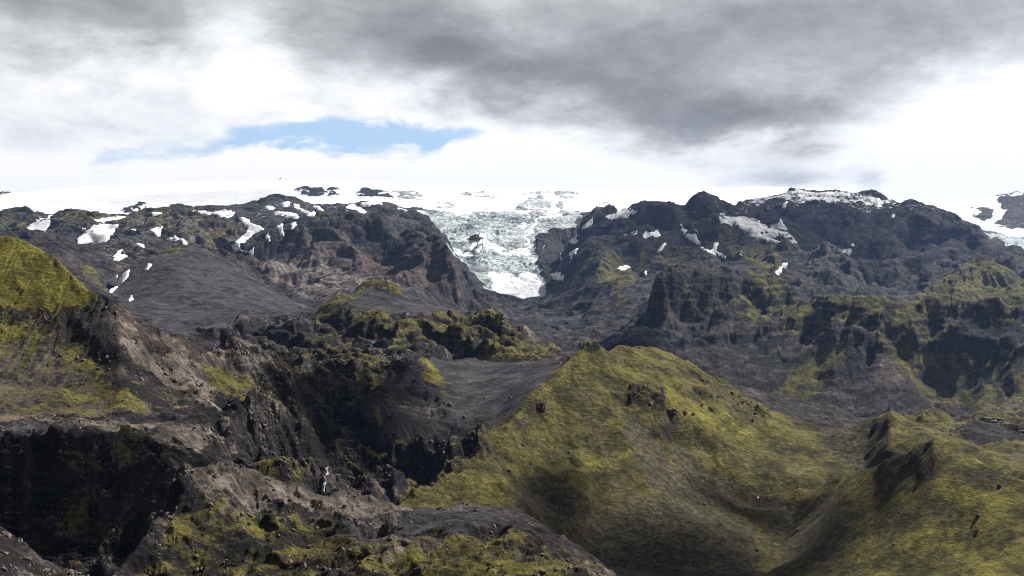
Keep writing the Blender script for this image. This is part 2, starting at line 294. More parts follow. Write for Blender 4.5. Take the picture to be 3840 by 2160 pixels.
# the raster of the survey needs even rows: resample
lnE = np.linspace(math.log(24), math.log(14200), NR)
HE = build_tin(cols, lnE)
bad = np.isnan(HE)
if bad.any():
    for j in range(NR):
        r = HE[j]; b = np.isnan(r)
        if b.all(): HE[j] = HE[j - 1]
        elif b.any(): r[b] = np.interp(cols[b], cols[~b], r[~b])
fj = (lnY - lnE[0]) / (lnE[1] - lnE[0]); j0 = np.clip(fj.astype(int), 0, NR - 2); t = (fj - j0)[:, None]
Z = HE[j0] * (1 - t) + HE[j0 + 1] * t
Yg = np.exp(lnY)[:, None] * np.ones((1, NC)); Xg = (cols[None, :] - HX) * K * Yg
PX = np.broadcast_to(cols[None, :], Z.shape)

def blur(a, r):
    r = int(r)
    if r < 1: return a
    for ax in (0, 1):
        for _ in range(2):
            p = np.pad(a, [(r + 1, r) if i == ax else (0, 0) for i in (0, 1)], mode='edge')
            c = np.cumsum(p, axis=ax, dtype=np.float64)
            n = a.shape[ax]
            if ax == 0: a = (c[2 * r + 1:2 * r + 1 + n] - c[:n]) / (2 * r + 1)
            else: a = (c[:, 2 * r + 1:2 * r + 1 + n] - c[:, :n]) / (2 * r + 1)
    return a
def perlin(x, y, seed):
    rng = np.random.RandomState(seed); N = 256
    ang = rng.rand(N, N) * 2 * np.pi; gx = np.cos(ang).astype(np.float32); gy = np.sin(ang).astype(np.float32)
    xi = np.floor(x).astype(np.int32); yi = np.floor(y).astype(np.int32)
    xf = (x - xi).astype(np.float32); yf = (y - yi).astype(np.float32)
    u = xf * xf * xf * (xf * (xf * 6 - 15) + 10); v = yf * yf * yf * (yf * (yf * 6 - 15) + 10)
    xi &= 255; yi &= 255; x1 = (xi + 1) & 255; y1 = (yi + 1) & 255
    def g(a, b, fx, fy): return gx[a, b] * fx + gy[a, b] * fy
    n00 = g(xi, yi, xf, yf); n10 = g(x1, yi, xf - 1, yf); n01 = g(xi, y1, xf, yf - 1); n11 = g(x1, y1, xf - 1, yf - 1)
    a = n00 + u * (n10 - n00); b = n01 + u * (n11 - n01)
    return (a + v * (b - a)) * 1.5
CELL = Yg * K * (cols[1] - cols[0])        # metres between columns
def fbm(lam0, octs, seed, gain=0.5, ridged=False, X=None, Y=None, lac=2.0):
    """fractal noise of real wavelengths; an octave finer than the mesh can carry fades out"""
    X = Xg if X is None else X; Y = Yg if Y is None else Y
    out = np.zeros(Z.shape, np.float32); a = 1.0; lam = lam0; tot = 0
    for o in range(octs):
        wgt = np.clip((lam / CELL[:, :1] - 2.0) / 3.0, 0, 1)
        rows = np.where(wgt[:, 0] > 0)[0]
        if len(rows):
            r1 = rows.max() + 1
            n = perlin(X[:r1] / lam + 17.3 * o, Y[:r1] / lam + 9.1 * o, seed + o)
            if ridged: n = (1 - np.abs(n) * 2.0); n = n * np.abs(n)
            out[:r1] += a * n * wgt[:r1]
        a *= gain; lam /= lac
    return out
def pxn(s, seed, octs=3, asp=1.0):
    """noise of constant apparent size, in grid space"""
    out = np.zeros(Z.shape, np.float32); a = 1
    LY = lnY[:, None] * 1500 * np.ones_like(Z)
    for o in range(octs):
        out += a * perlin(PX / s + 3.3 * o, LY / (s * asp) + 7.7 * o, seed + o); a *= .5; s /= 2
    return out

# ------------------------------------------------------------------ surface fields
def rowY(v): return np.interp(np.log(v), lnY, np.arange(NR))
Zt = Z.copy()
Zs = blur(Zt, 2 * Q); Zsoft = blur(Zt, 8 * Q)
PYs = HY - Zs / (K * Yg)
WX = PX + 14 * pxn(60, 11, 5); WY = PYs + 14 * pxn(60, 23, 5)
F = {k: np.zeros(Z.shape, np.float32) for k in ('moss', 'ash', 'tan', 'red', 'snow', 'ice', 'yel', 'crag', 'gul', 'soft', 'olive', 'jag')}
def paint(field, poly, Y0, Y1, val, feather=10, mode='max', warp=True):
    if field in ('moss', 'tan', 'red', 'ash', 'yel', 'olive'): feather *= 1.7
    xs = [p[0] for p in poly]; ys = [p[1] for p in poly]
    r0, r1 = int(rowY(Y0)), int(rowY(Y1)) + 1
    m0 = max(0, np.searchsorted(cols, min(xs) - 40 - feather)); m1 = np.searchsorted(cols, max(xs) + 40 + feather)
    if m1 <= m0 or r1 <= r0: return
    A = F[field][r0:r1, m0:m1]
    x = (WX if warp else PX)[r0:r1, m0:m1]; y = (WY if warp else PYs)[r0:r1, m0:m1]
    m = (y > min(ys) - feather) & (y < max(ys) + feather) & (x > min(xs) - feather) & (x < max(xs) + feather)
    xx, yy = x[m].astype(np.float32), y[m].astype(np.float32)
    if xx.size == 0: return
    ins = np.zeros(xx.shape, bool); dd = np.full(xx.shape, 1e9, np.float32)
    n = len(poly)
    for i in range(n):
        x0, y0 = poly[i]; x1, y1 = poly[(i + 1) % n]
        if y0 != y1:
            c = ((y0 > yy) != (y1 > yy)) & (xx < (x1 - x0) * (yy - y0) / (y1 - y0) + x0); ins ^= c
        ex, ey = x1 - x0, y1 - y0; q = np.clip(((xx - x0) * ex + (yy - y0) * ey) / (ex * ex + ey * ey + 1e-9), 0, 1)
        dd = np.minimum(dd, np.hypot(xx - x0 - q * ex, yy - y0 - q * ey))
    s = np.where(ins, dd, -dd); f = np.clip(.5 + s / (2 * feather), 0, 1); f = f * f * (3 - 2 * f)
    cur = A[m]
    if mode == 'max': A[m] = np.maximum(cur, f * val)
    elif mode == 'set': A[m] = cur * (1 - f) + f * val
    elif mode == 'add': A[m] = cur + f * val
P = paint
# --- moss
P('moss', [(-600,500),(60,590),(130,640),(200,695),(245,738),(235,770),(150,800),(60,790),(-600,790)], 600, 1000, 1.0, 12)
P('yel', [(-600,500),(60,590),(130,640),(200,695),(245,738),(235,770),(150,800),(60,790),(-600,790)], 600, 1000, .8, 20)
P('moss', [(-600,770),(60,780),(190,810),(230,880),(280,950),(330,960),(420,1000),(520,1040),(300,1062),(-600,1070)], 600, 900, .50, 18)
P('tan', [(-600,840),(120,850),(260,960),(420,1030),(300,1062),(-600,1070)], 600, 800, .66, 20)
P('yel', [(-600,780),(40,780),(120,860),(180,940),(100,980),(-600,960)], 600, 900, .3, 30)
P('tan', [(520,890),(640,900),(740,960),(760,1040),(700,1100),(620,1060),(560,980)], 680, 1200, .34, 22)
P('moss', [(500,920),(580,930),(640,960),(600,1000),(520,990)], 700, 900, .8, 14)
P('moss', [(960,1290),(1340,985),(1460,850),(1620,850),(1720,880),(1820,945),(2010,1045),(2200,1185),(1900,1500),(1500,1560),(1380,1400),(1100,1290)], 500, 1020, .95, 10)
P('moss', [(1880,1500),(1920,1250),(2000,1200),(2190,1180),(2350,1095),(2470,1130),(3100,1260),(3100,1600),(1880,1600)], 300, 770, 1.0, 10)
P('moss', [(1960,1045),(2240,1030),(2450,1120),(3100,1090),(3100,1300),(2400,1200),(2100,1180)], 770, 1150, .95, 8)
P('moss', [(2240,1075),(2350,1020),(2400,1060),(2400,1120),(2300,1110)], 1180, 1400, .8, 8)
P('moss', [(2380,1090),(2440,1050),(3100,1040),(3100,1150)], 1180, 1400, .6, 10)
P('moss', [(1870,685),(1930,690),(2010,750),(2080,790),(2160,820),(2070,830),(1980,800),(1900,740)], 2300, 2950, .8, 12)
P('moss', [(2060,770),(2130,735),(2200,760),(2290,745),(2500,765),(3100,790),(3100,850),(2520,830),(2440,800),(2330,810),(2210,800),(2170,850),(2100,800)], 2200, 2600, .95, 8)
P('moss', [(2100,860),(2150,880),(2060,990),(1980,1060),(1920,1030),(1990,950)], 2000, 2600, .95, 9)
P('moss', [(2160,820),(2230,860),(2330,960),(2400,1030),(2340,1010),(2240,920)], 2000, 2600, .7, 9)
P('moss', [(2220,860),(2330,850),(2480,880),(2440,1050),(2360,1000),(2290,920)], 1900, 2600, .62, 20)
P('moss', [(1800,715),(1900,730),(2010,780),(2080,830),(2040,880),(1960,860),(1860,810),(1780,770)], 2350, 2900, .52, 14)
P('moss', [(1650,730),(1800,735),(1790,760),(1660,755)], 2550, 2900, .42, 10)
P('moss', [(2130,780),(2230,830),(2260,870),(2180,850),(2120,820)], 2200, 2600, .7, 10)
P('moss', [(2240,800),(2400,815),(2440,900),(2420,1000),(2330,960),(2260,880)], 2000, 2600, .62, 16)
P('moss', [(1730,500),(1790,495),(1820,560),(1780,600),(1740,560)], 4400, 5100, .42, 10)
P('moss', [(1640,610),(1700,600),(1760,640),(1700,700),(1650,680)], 3600, 4700, .45, 14)
P('moss', [(2480,880),(3100,900),(3100,1080),(2450,1060)], 1800, 2500, .5, 20)
P('moss', [(2420,1020),(2520,980),(2560,1010),(2540,1060),(2440,1070)], 1800, 2300, .7, 12)
P('moss', [(1500,650),(1560,630),(1640,650),(1600,720),(1560,760),(1620,790),(1560,780),(1500,700)], 3000, 4700, .72, 14)
P('moss', [(1780,560),(1820,580),(1900,650),(1960,690),(1900,690),(1820,640)], 3600, 4800, .7, 10)
P('moss', [(1900,600),(1960,630),(2000,620),(2000,660),(1940,700),(1880,680)], 3300, 4500, .7, 12)
P('moss', [(2300,750),(2380,700),(2440,660),(2500,655),(2560,690),(3100,760),(3100,800),(2300,780)], 3000, 3700, .9, 8)
P('moss', [(895,725),(920,695),(960,698),(1010,715),(1040,740),(960,722)], 1750, 2000, .95, 5)
P('moss', [(765,810),(800,780),(850,745),(900,725),(890,760),(820,800)], 1650, 1900, .75, 8)
P('moss', [(780,800),(880,800),(960,790),(1010,800),(960,850),(860,900),(790,870)], 1300, 1750, .5, 14)
P('moss', [(1110,740),(1180,770),(1170,790),(1100,780)], 1600, 1900, .8, 6)
P('moss', [(960,840),(1080,820),(1160,790),(1240,800),(1320,860),(1400,890),(1330,930),(1200,900),(1100,880),(1000,900)], 1150, 1700, .72, 12)
P('moss', [(740,950),(900,900),(960,960),(1000,1000),(880,1060),(800,1100),(600,1100),(600,1000)], 650, 1350, .62, 25)
P('moss', [(680,1120),(790,1150),(800,1210),(740,1240),(640,1200)], 600, 900, .75, 15)
P('moss', [(820,1180),(900,1100),(1060,1110),(1120,1150),(900,1250)], 750, 920, .5, 20)
P('yel', [(1050,910),(1110,915),(1120,950),(1160,970),(1110,990),(1060,950)], 950, 1250, 1.0, 8)
P('moss', [(1050,910),(1110,915),(1120,950),(1160,970),(1110,990),(1060,950)], 950, 1250, .62, 8)
P('moss', [(930,1010),(990,980),(1000,1010),(960,1060),(930,1050)], 900, 1050, .6, 10)
P('moss', [(40,1240),(200,1150),(300,1200),(300,1400),(200,1460),(20,1400)], 440, 600, .8, 20)
P('moss', [(250,1090),(400,1100),(480,1180),(380,1190),(300,1130)], 500, 640, .35, 12)
P('moss', [(400,1330),(450,1270),(560,1275),(680,1300),(760,1300),(860,1340),(960,1360),(940,1410),(700,1480),(300,1480)], 300, 460, .55, 25)
P('moss', [(860,1440),(1000,1370),(1100,1335),(1300,1330),(1450,1400),(1560,1460),(1000,1500)], 270, 370, .5, 15)
P('moss', [(1240,1150),(1320,1180),(1440,1250),(1300,1300),(1180,1260)], 430, 700, .5, 15)
P('moss', [(400,515),(560,530),(640,600),(520,640),(380,600),(250,600),(0,600),(-500,600),(-500,540),(100,540)], 3600, 5800, .46, 20)
P('moss', [(380,610),(460,605),(480,630),(400,640)], 2400, 2700, .6, 8)
P('moss', [(200,650),(260,690),(270,730),(250,740),(190,680)], 2200, 2750, .5, 8)
P('moss', [(680,590),(760,560),(860,553),(880,560),(760,575)], 3900, 4300, .5, 8)
# --- bare brown ground on the hills, plus shade painted into hollows and left faces
P('olive', [(1588,1040),(1640,1100),(1700,1180),(1800,1250),(1900,1330),(1910,1460),(1860,1460),(1790,1360),(1690,1280),(1610,1180),(1570,1090)], 600, 860, 1.1, 10)
P('olive', [(1690,1110),(1790,1195),(1930,1262),(2020,1280),(1990,1310),(1880,1290),(1760,1230),(1690,1150)], 740, 850, 1.4, 8)  # dark hollow under the lobe: its shade painted in brown
P('olive', [(1740,1110),(1960,1120),(2140,1180),(1990,1250),(1880,1215)], 780, 920, .45, 20)
P('olive', [(1380,1290),(1480,1270),(1580,1330),(1560,1500),(1450,1500),(1400,1400)], 560, 700, 1.1, 30)
P('olive', [(1950,1290),(2120,1240),(2180,1300),(2100,1460),(1940,1460)], 560, 800, .7, 30)
P('olive', [(2040,1080),(2160,1075),(2235,1050),(2230,1110),(2170,1180),(2090,1150)], 780, 960, .9, 10)  # left face of the small hill painted brown as its shaded side
P('olive', [(2260,1200),(2340,1120),(2380,1180),(2330,1240)], 560, 660, .5, 14)
P('tan', [(2365,1225),(2385,1230),(2430,1300),(2490,1380),(2500,1400),(2470,1390),(2400,1310)], 480, 640, 1.1, 4)
P('olive', [(1420,1000),(1500,960),(1560,1100),(1640,1260),(1560,1300),(1480,1150)], 600, 900, .55, 25)
P('olive', [(1250,1300),(1330,1180),(1450,1230),(1500,1500),(1350,1420)], 560, 720, .85, 30)
P('olive', [(1500,1280),(1700,1230),(1880,1300),(1930,1500),(1500,1500)], 560, 760, .8, 35)
P('olive', [(1740,930),(1790,950),(1900,1020),(1940,1060),(1830,1050),(1760,990)], 880, 1000, .5, 14)  # bench turned from the sun, its shade painted in brown
P('olive', [(2090,1100),(2180,1100),(2170,1170),(2120,1150)], 780, 950, .5, 12)
P('olive', [(1900,1230),(2100,1200),(2130,1260),(2000,1450),(1900,1400)], 560, 760, .55, 30)
P('yel', [(1690,940),(1840,1040),(1900,1100),(1760,1090),(1640,1010)], 780, 960, .6, 25)
P('yel', [(1500,1130),(1620,1120),(1610,1160),(1500,1200),(1400,1260),(1390,1220)], 640, 850, .6, 15)
P('yel', [(2000,1160),(2200,1185),(2160,1200),(1990,1200)], 740, 900, .4, 12)
P('yel', [(2200,1200),(2350,1140),(2500,1200),(3100,1300),(3100,1500),(2300,1500)], 450, 720, .45, 40)
# --- ash, gravel, red scoria
P('ash', [(265,705),(330,660),(430,610),(530,625),(700,735),(780,780),(720,800),(640,792),(560,850),(450,860),(300,770)], 1500, 2700, 1.0, 12)
P('soft', [(265,705),(330,660),(430,610),(530,625),(700,735),(780,780),(720,800),(640,792),(560,850),(450,860),(300,770)], 1500, 2700, .8, 25)
P('ash', [(130,620),(200,650),(270,720),(270,745),(200,700)], 2200, 2750, 1.0, 6)
P('ash', [(880,720),(1040,740),(1200,790),(1280,792),(1130,812),(950,800),(860,770)], 1600, 1950, 1.0, 8)
P('soft', [(880,710),(1040,740),(1200,790),(1280,792),(1130,812),(950,800),(860,760)], 1550, 1950, 1.0, 14)
P('ash', [(1060,895),(1430,890),(1350,1000),(1250,1060),(1100,1090),(980,1065),(950,1010)], 880, 1250, 1.0, 10)
P('soft', [(1060,895),(1430,890),(1380,1000),(1250,1060),(1150,1060),(1120,980)], 880, 1250, 1.0, 20)
P('tan', [(990,990),(1100,1010),(1120,1070),(1000,1065),(960,1040)], 900, 1060, .4, 15)
P('ash', [(-600,1060),(150,1075),(210,1100),(140,1130),(-600,1130)], 530, 680, 1.0, 10)
P('ash', [(560,880),(640,905),(760,1100),(640,1080),(560,1000)], 680, 1200, .35, 20)
P('tan', [(0,1055),(300,1058),(520,1075),(580,1110),(560,1130),(480,1150),(330,1095),(120,1075)], 520, 720, .8, 10)
P('tan', [(205,1100),(310,1100),(330,1150),(470,1190),(470,1205),(340,1185),(290,1120)], 450, 620, 1.0, 8)
P('tan', [(300,850),(380,880),(450,900),(560,960),(600,985),(540,1000),(560,1040),(500,1020),(430,980),(380,960),(320,900)], 640, 950, .9, 9)
P('ash', [(240,745),(300,770),(480,868),(620,905),(660,960),(520,920),(380,880),(280,830)], 650, 950, .55, 12)
P('red', [(240,800),(300,840),(400,900),(370,960),(320,940),(260,880)], 650, 850, .35, 14)
P('red', [(240,740),(420,830),(600,895),(640,930),(520,930),(400,890),(290,840)], 650, 950, .6, 12)
P('tan', [(240,745),(420,840),(600,900),(560,930),(400,890),(290,820)], 650, 950, .38, 16)
P('tan', [(430,1215),(500,1170),(620,1195),(770,1240),(960,1250),(1040,1290),(960,1330),(860,1310),(760,1280),(620,1260),(520,1250)], 380, 490, 1.2, 12)
P('tan', [(500,1225),(560,1230),(640,1300),(620,1400),(400,1450),(400,1300)], 330, 430, .35, 25)
P('ash', [(930,1290),(1180,1270),(1340,1300),(1200,1330),(1050,1360),(900,1410),(860,1330)], 330, 530, .8, 20)
P('tan', [(1040,1280),(1230,1265),(1240,1280),(1080,1300)], 430, 530, .5, 8)
P('tan', [(860,1450),(1000,1370),(1180,1345),(1300,1380),(1460,1420),(1560,1480),(1200,1400),(1000,1410)], 270, 370, .7, 10)
P('tan', [(-600,1440),(120,1440),(130,1500),(-600,1500)], 200, 290, .6, 8)
P('red', [(1240,1160),(1300,1150),(1340,1200),(1280,1230)], 600, 760, .4, 10)
P('tan', [(1390,1235),(1480,1230),(1460,1270),(1400,1260)], 600, 760, .35, 8)
P('tan', [(1320,860),(1400,870),(1410,895),(1350,890)], 1300, 1600, .6, 6)
P('ash', [(640,690),(700,640),(780,640),(900,700),(1060,730),(1100,800),(900,780),(780,770)], 3000, 3950, 1.0, 10)
P('tan', [(645,685),(700,640),(760,650),(870,690),(900,720),(820,765),(730,745)], 3000, 3950, .72, 12)
P('tan', [(860,690),(960,690),(1060,735),(1020,760),(900,740)], 3000, 3800, .5, 12)
P('red', [(700,600),(780,590),(880,600),(1000,640),(1120,640),(1170,750),(1060,740),(960,690),(860,720),(800,700),(690,660)], 3000, 4200, .75, 18)
P('ash', [(680,600),(760,560),(1000,530),(1070,600),(1000,590),(850,553),(700,590)], 3900, 5400, .8, 10)
P('ash', [(-600,560),(300,540),(700,490),(900,520),(1000,560),(700,590),(560,640),(200,640),(-600,620)], 3700, 5800, .5, 20)
P('tan', [(250,540),(520,545),(620,600),(580,650),(440,610),(250,590)], 3600, 5200, .58, 20)
P('tan', [(420,630),(560,600),(620,650),(540,680)], 3400, 4300, .3, 12)
P('tan', [(240,620),(340,610),(400,640),(300,690),(270,680)], 2400, 4200, .4, 12)
P('red', [(440,610),(560,600),(620,690),(560,660)], 3500, 4300, .35, 10)
P('ash', [(1190,760),(1340,770),(1480,800),(1500,900),(1300,860)], 2600, 4400, .5, 14)
P('ash', [(1620,690),(1650,700),(1640,780),(1560,790),(1570,700)], 3000, 4200, .7, 10)
P('ash', [(1730,680),(1790,660),(1900,690),(1890,705),(1780,690)], 2650, 2900, .9, 6)
P('ash', [(2000,740),(2060,770),(2080,790),(1980,760)], 2500, 2700, .5, 6)
P('ash', [(2290,765),(2340,745),(2440,760),(2400,780)], 2300, 2500, 1.0, 6)
P('tan', [(2285,757),(2340,742),(2430,752),(2510,768),(2570,785),(2400,785),(2300,772)], 2200, 2520, 1.0, 6)  # pale ash top, lightened further to look sunlit
P('tan', [(2160,750),(2230,748),(2290,750),(2230,765)], 2350, 2560, .6, 5)
P('ash', [(2000,615),(2110,640),(2150,690),(2230,730),(2100,720),(2010,660)], 3300, 3850, .9, 8)
P('tan', [(2020,615),(2110,638),(2150,690),(2080,660)], 3400, 3850, .45, 8)
P('red', [(2010,665),(2140,670),(2160,700),(2020,700)], 3200, 3700, .5, 8)
P('tan', [(2205,905),(2265,900),(2290,940),(2240,950),(2195,935)], 1900, 2500, .5, 10)
P('red', [(2190,900),(2270,890),(2300,950),(2260,980),(2180,960)], 1900, 2500, .8, 14)
P('red', [(2080,930),(2140,950),(2130,1010),(2030,1040)], 1900, 2400, .35, 16)
P('red', [(2220,620),(2320,620),(2330,700),(2250,720)], 3900, 4900, .5, 16)
P('red', [(1400,740),(1560,700),(1560,820),(1420,860)], 3000, 4200, .3, 20)
P('red', [(2420,650),(2560,660),(2560,700),(2450,690)], 3900, 4600, .45, 14)
P('ash', [(2150,640),(2400,640),(2500,720),(2250,750)], 3700, 4900, .35, 20)
# --- ice and snow
P('ice', [(1065,535),(1130,528),(1300,535),(1462,540),(1448,572),(1400,580),(1352,602),(1348,625),(1354,650),(1368,690),(1380,765),(1300,765),(1222,740),(1195,700),(1150,650),(1108,598),(1085,565)], 4310, 6700, 1.0, 4)
P('ice', [(2440,555),(2576,590),(3100,590),(3100,660),(2576,645),(2480,595)], 5300, 6600, .8, 6)
F['snow'] = np.maximum(F['snow'], np.clip((Yg - 6450) / 60 + WX * 0 + 4 * pxn(90, 71, 3), 0, 1).astype(np.float32))
P('snow', [(-600,520),(0,528),(300,532),(600,512),(860,500),(860,516),(600,535),(560,545),(300,540),(0,540),(-600,550)], 5700, 6700, 1.0, 3)
P('snow', [(1060,500),(1480,500),(1480,536),(1060,536)], 5700, 6800, 1.0, 4)
P('snow', [(2280,495),(3100,480),(3100,640),(2576,600),(2440,570)], 5300, 9000, 1.0, 5)
P('snow', [(1221,700),(1280,692),(1362,695),(1380,760),(1300,765),(1240,742)], 4250, 4900, .66, 8)
P('snow', [(1176,627),(1180,610),(1195,601),(1215,606),(1245,624),(1215,630)], 4600, 5700, 1.0, 3)
P('snow', [(1099,583),(1120,600),(1140,622),(1189,632),(1245,624),(1310,630),(1335,618),(1350,612),(1335,632),(1345,655),(1300,642),(1240,638),(1189,645),(1140,636),(1110,606)], 4700, 5800, .60, 5)
P('snow', [(1314,618),(1325,586),(1347,562),(1380,543),(1415,533),(1425,540),(1390,550),(1355,568),(1334,590),(1322,618)], 4800, 6700, 1.0, 2)
P('snow', [(1290,560),(1330,545),(1350,550),(1330,580),(1300,600)], 5000, 6500, .52, 8)
P('snow', [(1065,535),(1200,532),(1290,536),(1250,545),(1120,545)], 5700, 6600, .55, 6)
for pl_ in ([(985,490),(1010,482),(1050,484),(1060,492),(1045,505),(1010,500)], [(1290,484),(1350,480),(1400,482),(1470,483),(1420,488),(1330,489)],
           [(1400,482),(1440,478),(1450,487),(1420,495),(1405,493)], [(1300,520),(1330,503),(1380,503),(1400,512),(1370,530),(1310,534)], [(1100,516),(1140,512),(1150,524),(1120,526)],
           [(1120,486),(1200,490),(1280,484),(1240,494),(1160,494)], [(1400,520),(1425,515),(1420,530),(1405,532)], [(1500,515),(1560,510),(1530,520)]):
    P('ice', pl_, 6300, 9600, .78, 6)
    P('snow', pl_, 6300, 9600, .2, 6, 'set')
P('ice', [(100,515),(420,492),(600,500),(500,507),(250,520),(150,522)], 6600, 10500, .30, 12)
P('ice', [(1800,498),(1900,494),(1930,500),(1850,505)], 6300, 9600, .6, 5)
P('ice', [(2260,505),(2400,512),(2460,535),(2440,560),(2380,530),(2280,520)], 5600, 9000, .60, 12)
P('snow', [(1860,500),(2330,505),(2400,548),(2250,545),(2000,538),(1860,555)], 4500, 5600, .41, 10)
P('snow', [(560,530),(700,500),(900,520),(960,545),(800,560),(640,565)], 4200, 5800, .39, 10)
P('snow', [(1620,515),(1700,510),(1850,530),(1900,560),(1700,560)], 4400, 5400, .38, 10)
# nunataks and rock showing through the snow
NUN = [([(750,478),(775,470),(800,470),(818,485),(815,497),(775,497)], 8200, 9300), ([(822,478),(835,474),(855,494),(845,497),(830,490)], 8200, 9300),
       ([(898,480),(915,471),(945,471),(965,480),(985,500),(975,503),(950,500),(900,492)], 8000, 9300),
       ([(690,448),(712,446),(735,449),(712,450)], 11500, 13500), ([(0,480),(30,478),(30,481),(0,482)], 11000, 13500), ([(0,494),(60,494),(66,498),(0,498)], 11000, 13500),
       ([(310,525),(350,521),(368,524),(360,530),(320,532)], 6400, 8200), ([(240,536),(290,531),(280,538)], 5800, 7400),
       ([(2500,500),(2576,490),(3100,480),(3100,600),(2576,578),(2500,570),(2530,530)], 5900, 8600), ([(2440,540),(2490,520),(2500,540),(2470,560)], 6400, 8000)]
for pl, a, b in NUN: P('crag', pl, a, b, .5, 3)
for pl, a, b in NUN: P('snow', pl, a, b, .10 if a > 6000 and pl[0][0] < 2000 else .35, 3, 'set')
P('snow', [(1540,536),(1580,520),(1602,530),(1580,545),(1535,548)], 4700, 5600, .55, 4)
P('snow', [(1850,490),(1960,484),(2280,492),(2300,500),(2200,512),(1900,520)], 5000, 5700, .52, 4)
P('snow', [(1000,512),(1060,520),(1080,545),(980,530)], 4900, 5500, .5, 5)
P('snow', [(830,500),(960,505),(960,520),(860,522)], 5300, 7000, .62, 5)
# --- crags
P('crag', [(1200,640),(1230,640),(1228,600),(1205,600)], 5000, 5900, 1.0, 4)
P('crag', [(560,1060),(700,1000),(780,930),(900,960),(930,1100),(1240,1130),(980,1270),(700,1230),(560,1130)], 600, 1250, 1.3, 14)
P('crag', [(480,870),(760,800),(1100,810),(1290,800),(1420,890),(1060,900),(930,1000),(960,1130),(1200,1100),(1240,1130),(960,1290),(500,1250),(560,1050),(700,1000)], 600, 1700, .9, 14)
P('crag', [(-600,1120),(200,1120),(330,1100),(480,1180),(480,1250),(260,1480),(-600,1460)], 380, 660, 1.0, 14)
P('crag', [(420,1210),(560,1170),(1000,1260),(1000,1400),(700,1500),(200,1500)], 300, 460, .55, 16)
P('crag', [(860,1440),(1100,1335),(1300,1330),(1560,1460),(1400,1520),(900,1520)], 260, 370, .5, 14)
P('crag', [(1560,690),(1900,690),(2100,770),(2600,760),(3100,790),(3100,900),(2400,880),(2200,900),(2000,860),(1700,880),(1400,900)], 2000, 3000, .8, 14)
P('crag', [(640,700),(800,560),(1100,560),(1200,760),(1000,680),(760,680)], 3200, 5200, .8, 14)
P('crag', [(1450,530),(2300,500),(2600,650),(3100,700),(3100,760),(2200,760),(1900,620),(1500,640),(1440,700),(1380,700)], 3600, 5400, .7, 14)
P('crag', [(1940,640),(2150,660),(2220,760),(1940,760)], 3100, 3700, .7, 14)
P('crag', [(490,835),(560,826),(610,795),(680,795),(760,800),(740,860),(640,872),(520,870)], 1480, 1800, 1.0, 6)
P('ash', [(490,838),(560,832),(612,803),(680,803),(760,810),(740,860),(640,872),(520,870)], 1480, 1800, 0.0, 4, 'set')
P('crag', [(440,600),(620,640),(640,700),(500,680)], 3400, 4300, .6, 14)
P('crag', [(0,570),(250,560),(240,640),(0,620)], 3600, 4800, .5, 14)
P('crag', [(1530,950),(1600,958),(1670,980),(1665,1030),(1600,1022),(1535,1005)], 820, 900, .6, 9)
P('crag', [(1460,866),(1500,866),(1530,885),(1480,890)], 880, 930, .6, 5)
P('crag', [(1720,925),(1790,950),(1860,995),(1940,1040),(1930,1075),(1840,1040),(1760,990)], 900, 985, .35, 8)
P('soft', [(1480,1100),(1700,1180),(1900,1480),(1500,1500)], 560, 800, .6, 30)
P('soft', [(1980,1310),(2200,1240),(2330,1190),(2480,1240),(3100,1360),(3100,1660),(1980,1660)], 380, 720, .9, 35)
P('soft', [(1750,1000),(2160,1180),(1900,1200),(1800,1080)], 740, 960, .8, 20)
P('soft', [(-600,820),(200,880),(500,1040),(0,1060),(-600,1060)], 600, 820, .8, 20)

JAG = [(560,1060),(700,980),(780,900),(900,900),(960,1000),(930,1100),(1240,1110),(980,1270),(700,1230),(560,1130)]
P('jag', JAG, 600, 1400, 1.0, 20)  # this field adds roughness for jagged ground
P('jag', [(-600,1130),(200,1120),(330,1180),(480,1250),(260,1480),(-600,1460)], 380, 600, .8, 16)
P('jag', [(500,870),(760,810),(1100,820),(1290,830),(1350,900),(1060,900),(900,900),(700,960)], 1100, 1650, .6, 20)
# ------------------------------------------------------------------ relief
sw = np.clip(F['soft'], 0, 1)
crg = np.clip(F['crag'], 0, 1.3)
base = Zt * 0
Zc = blur(Zt, 1)
base = Zs * (1 - sw) + Zsoft * sw
cw = np.clip(crg, 0, 1) * (1 - sw)
base = base * (1 - cw * .7) + Zc * cw * .7
near = np.clip((Yg - 240) / 60, 0.15, 1)
icew = F['ice']; snw = F['snow'] * (1 - icew)
mossy = np.clip(F['moss'] - .3, 0, .6) / .6 * (Yg < 1150) * (1 - np.clip(crg, 0, 1))
rough = (0.42 - .14 * mossy + crg * .55 + .50 * F['jag'] + .48 * np.clip((Yg - 2700) / 1200, 0, 1) * np.clip((6000 - Yg) / 400, 0, 1) * (1 - icew)) * (1 - .75 * sw) * (1 - .93 * snw) * near
LYc = lnY[:, None] * 2500 * np.ones_like(Z)
def gn(s, seed, X, Y): return perlin(X / s, Y / s, seed)
wx = PX + 16 * gn(70, 301, PX, LYc) + 7 * gn(25, 302, PX, LYc); wy = LYc + 16 * gn(70, 303, PX, LYc) + 7 * gn(25, 304, PX, LYc)
det = np.zeros(Z.shape, np.float32)
for s, a, sd in ((150, .8, 1), (75, .75, 2), (36, .62, 3), (19, .62, 4), (10, .5, 5)):
    n = gn(s, 400 + sd, wx, wy)
    rd = 1 - 2.2 * np.abs(n)                      # sharp ridges
    det += a * s * (rd * .5 + n * .5)
    if s > 30: det += a * s * .30 * np.tanh(6 * (n - .08)) * np.clip(crg, 0, 1)      # short cliffs
det *= 0.00013
rough = rough * np.clip(1.15 - .35 * (Yg - 1500) / 2500, .55, 1.1)
Z1 = base + Yg * det * rough

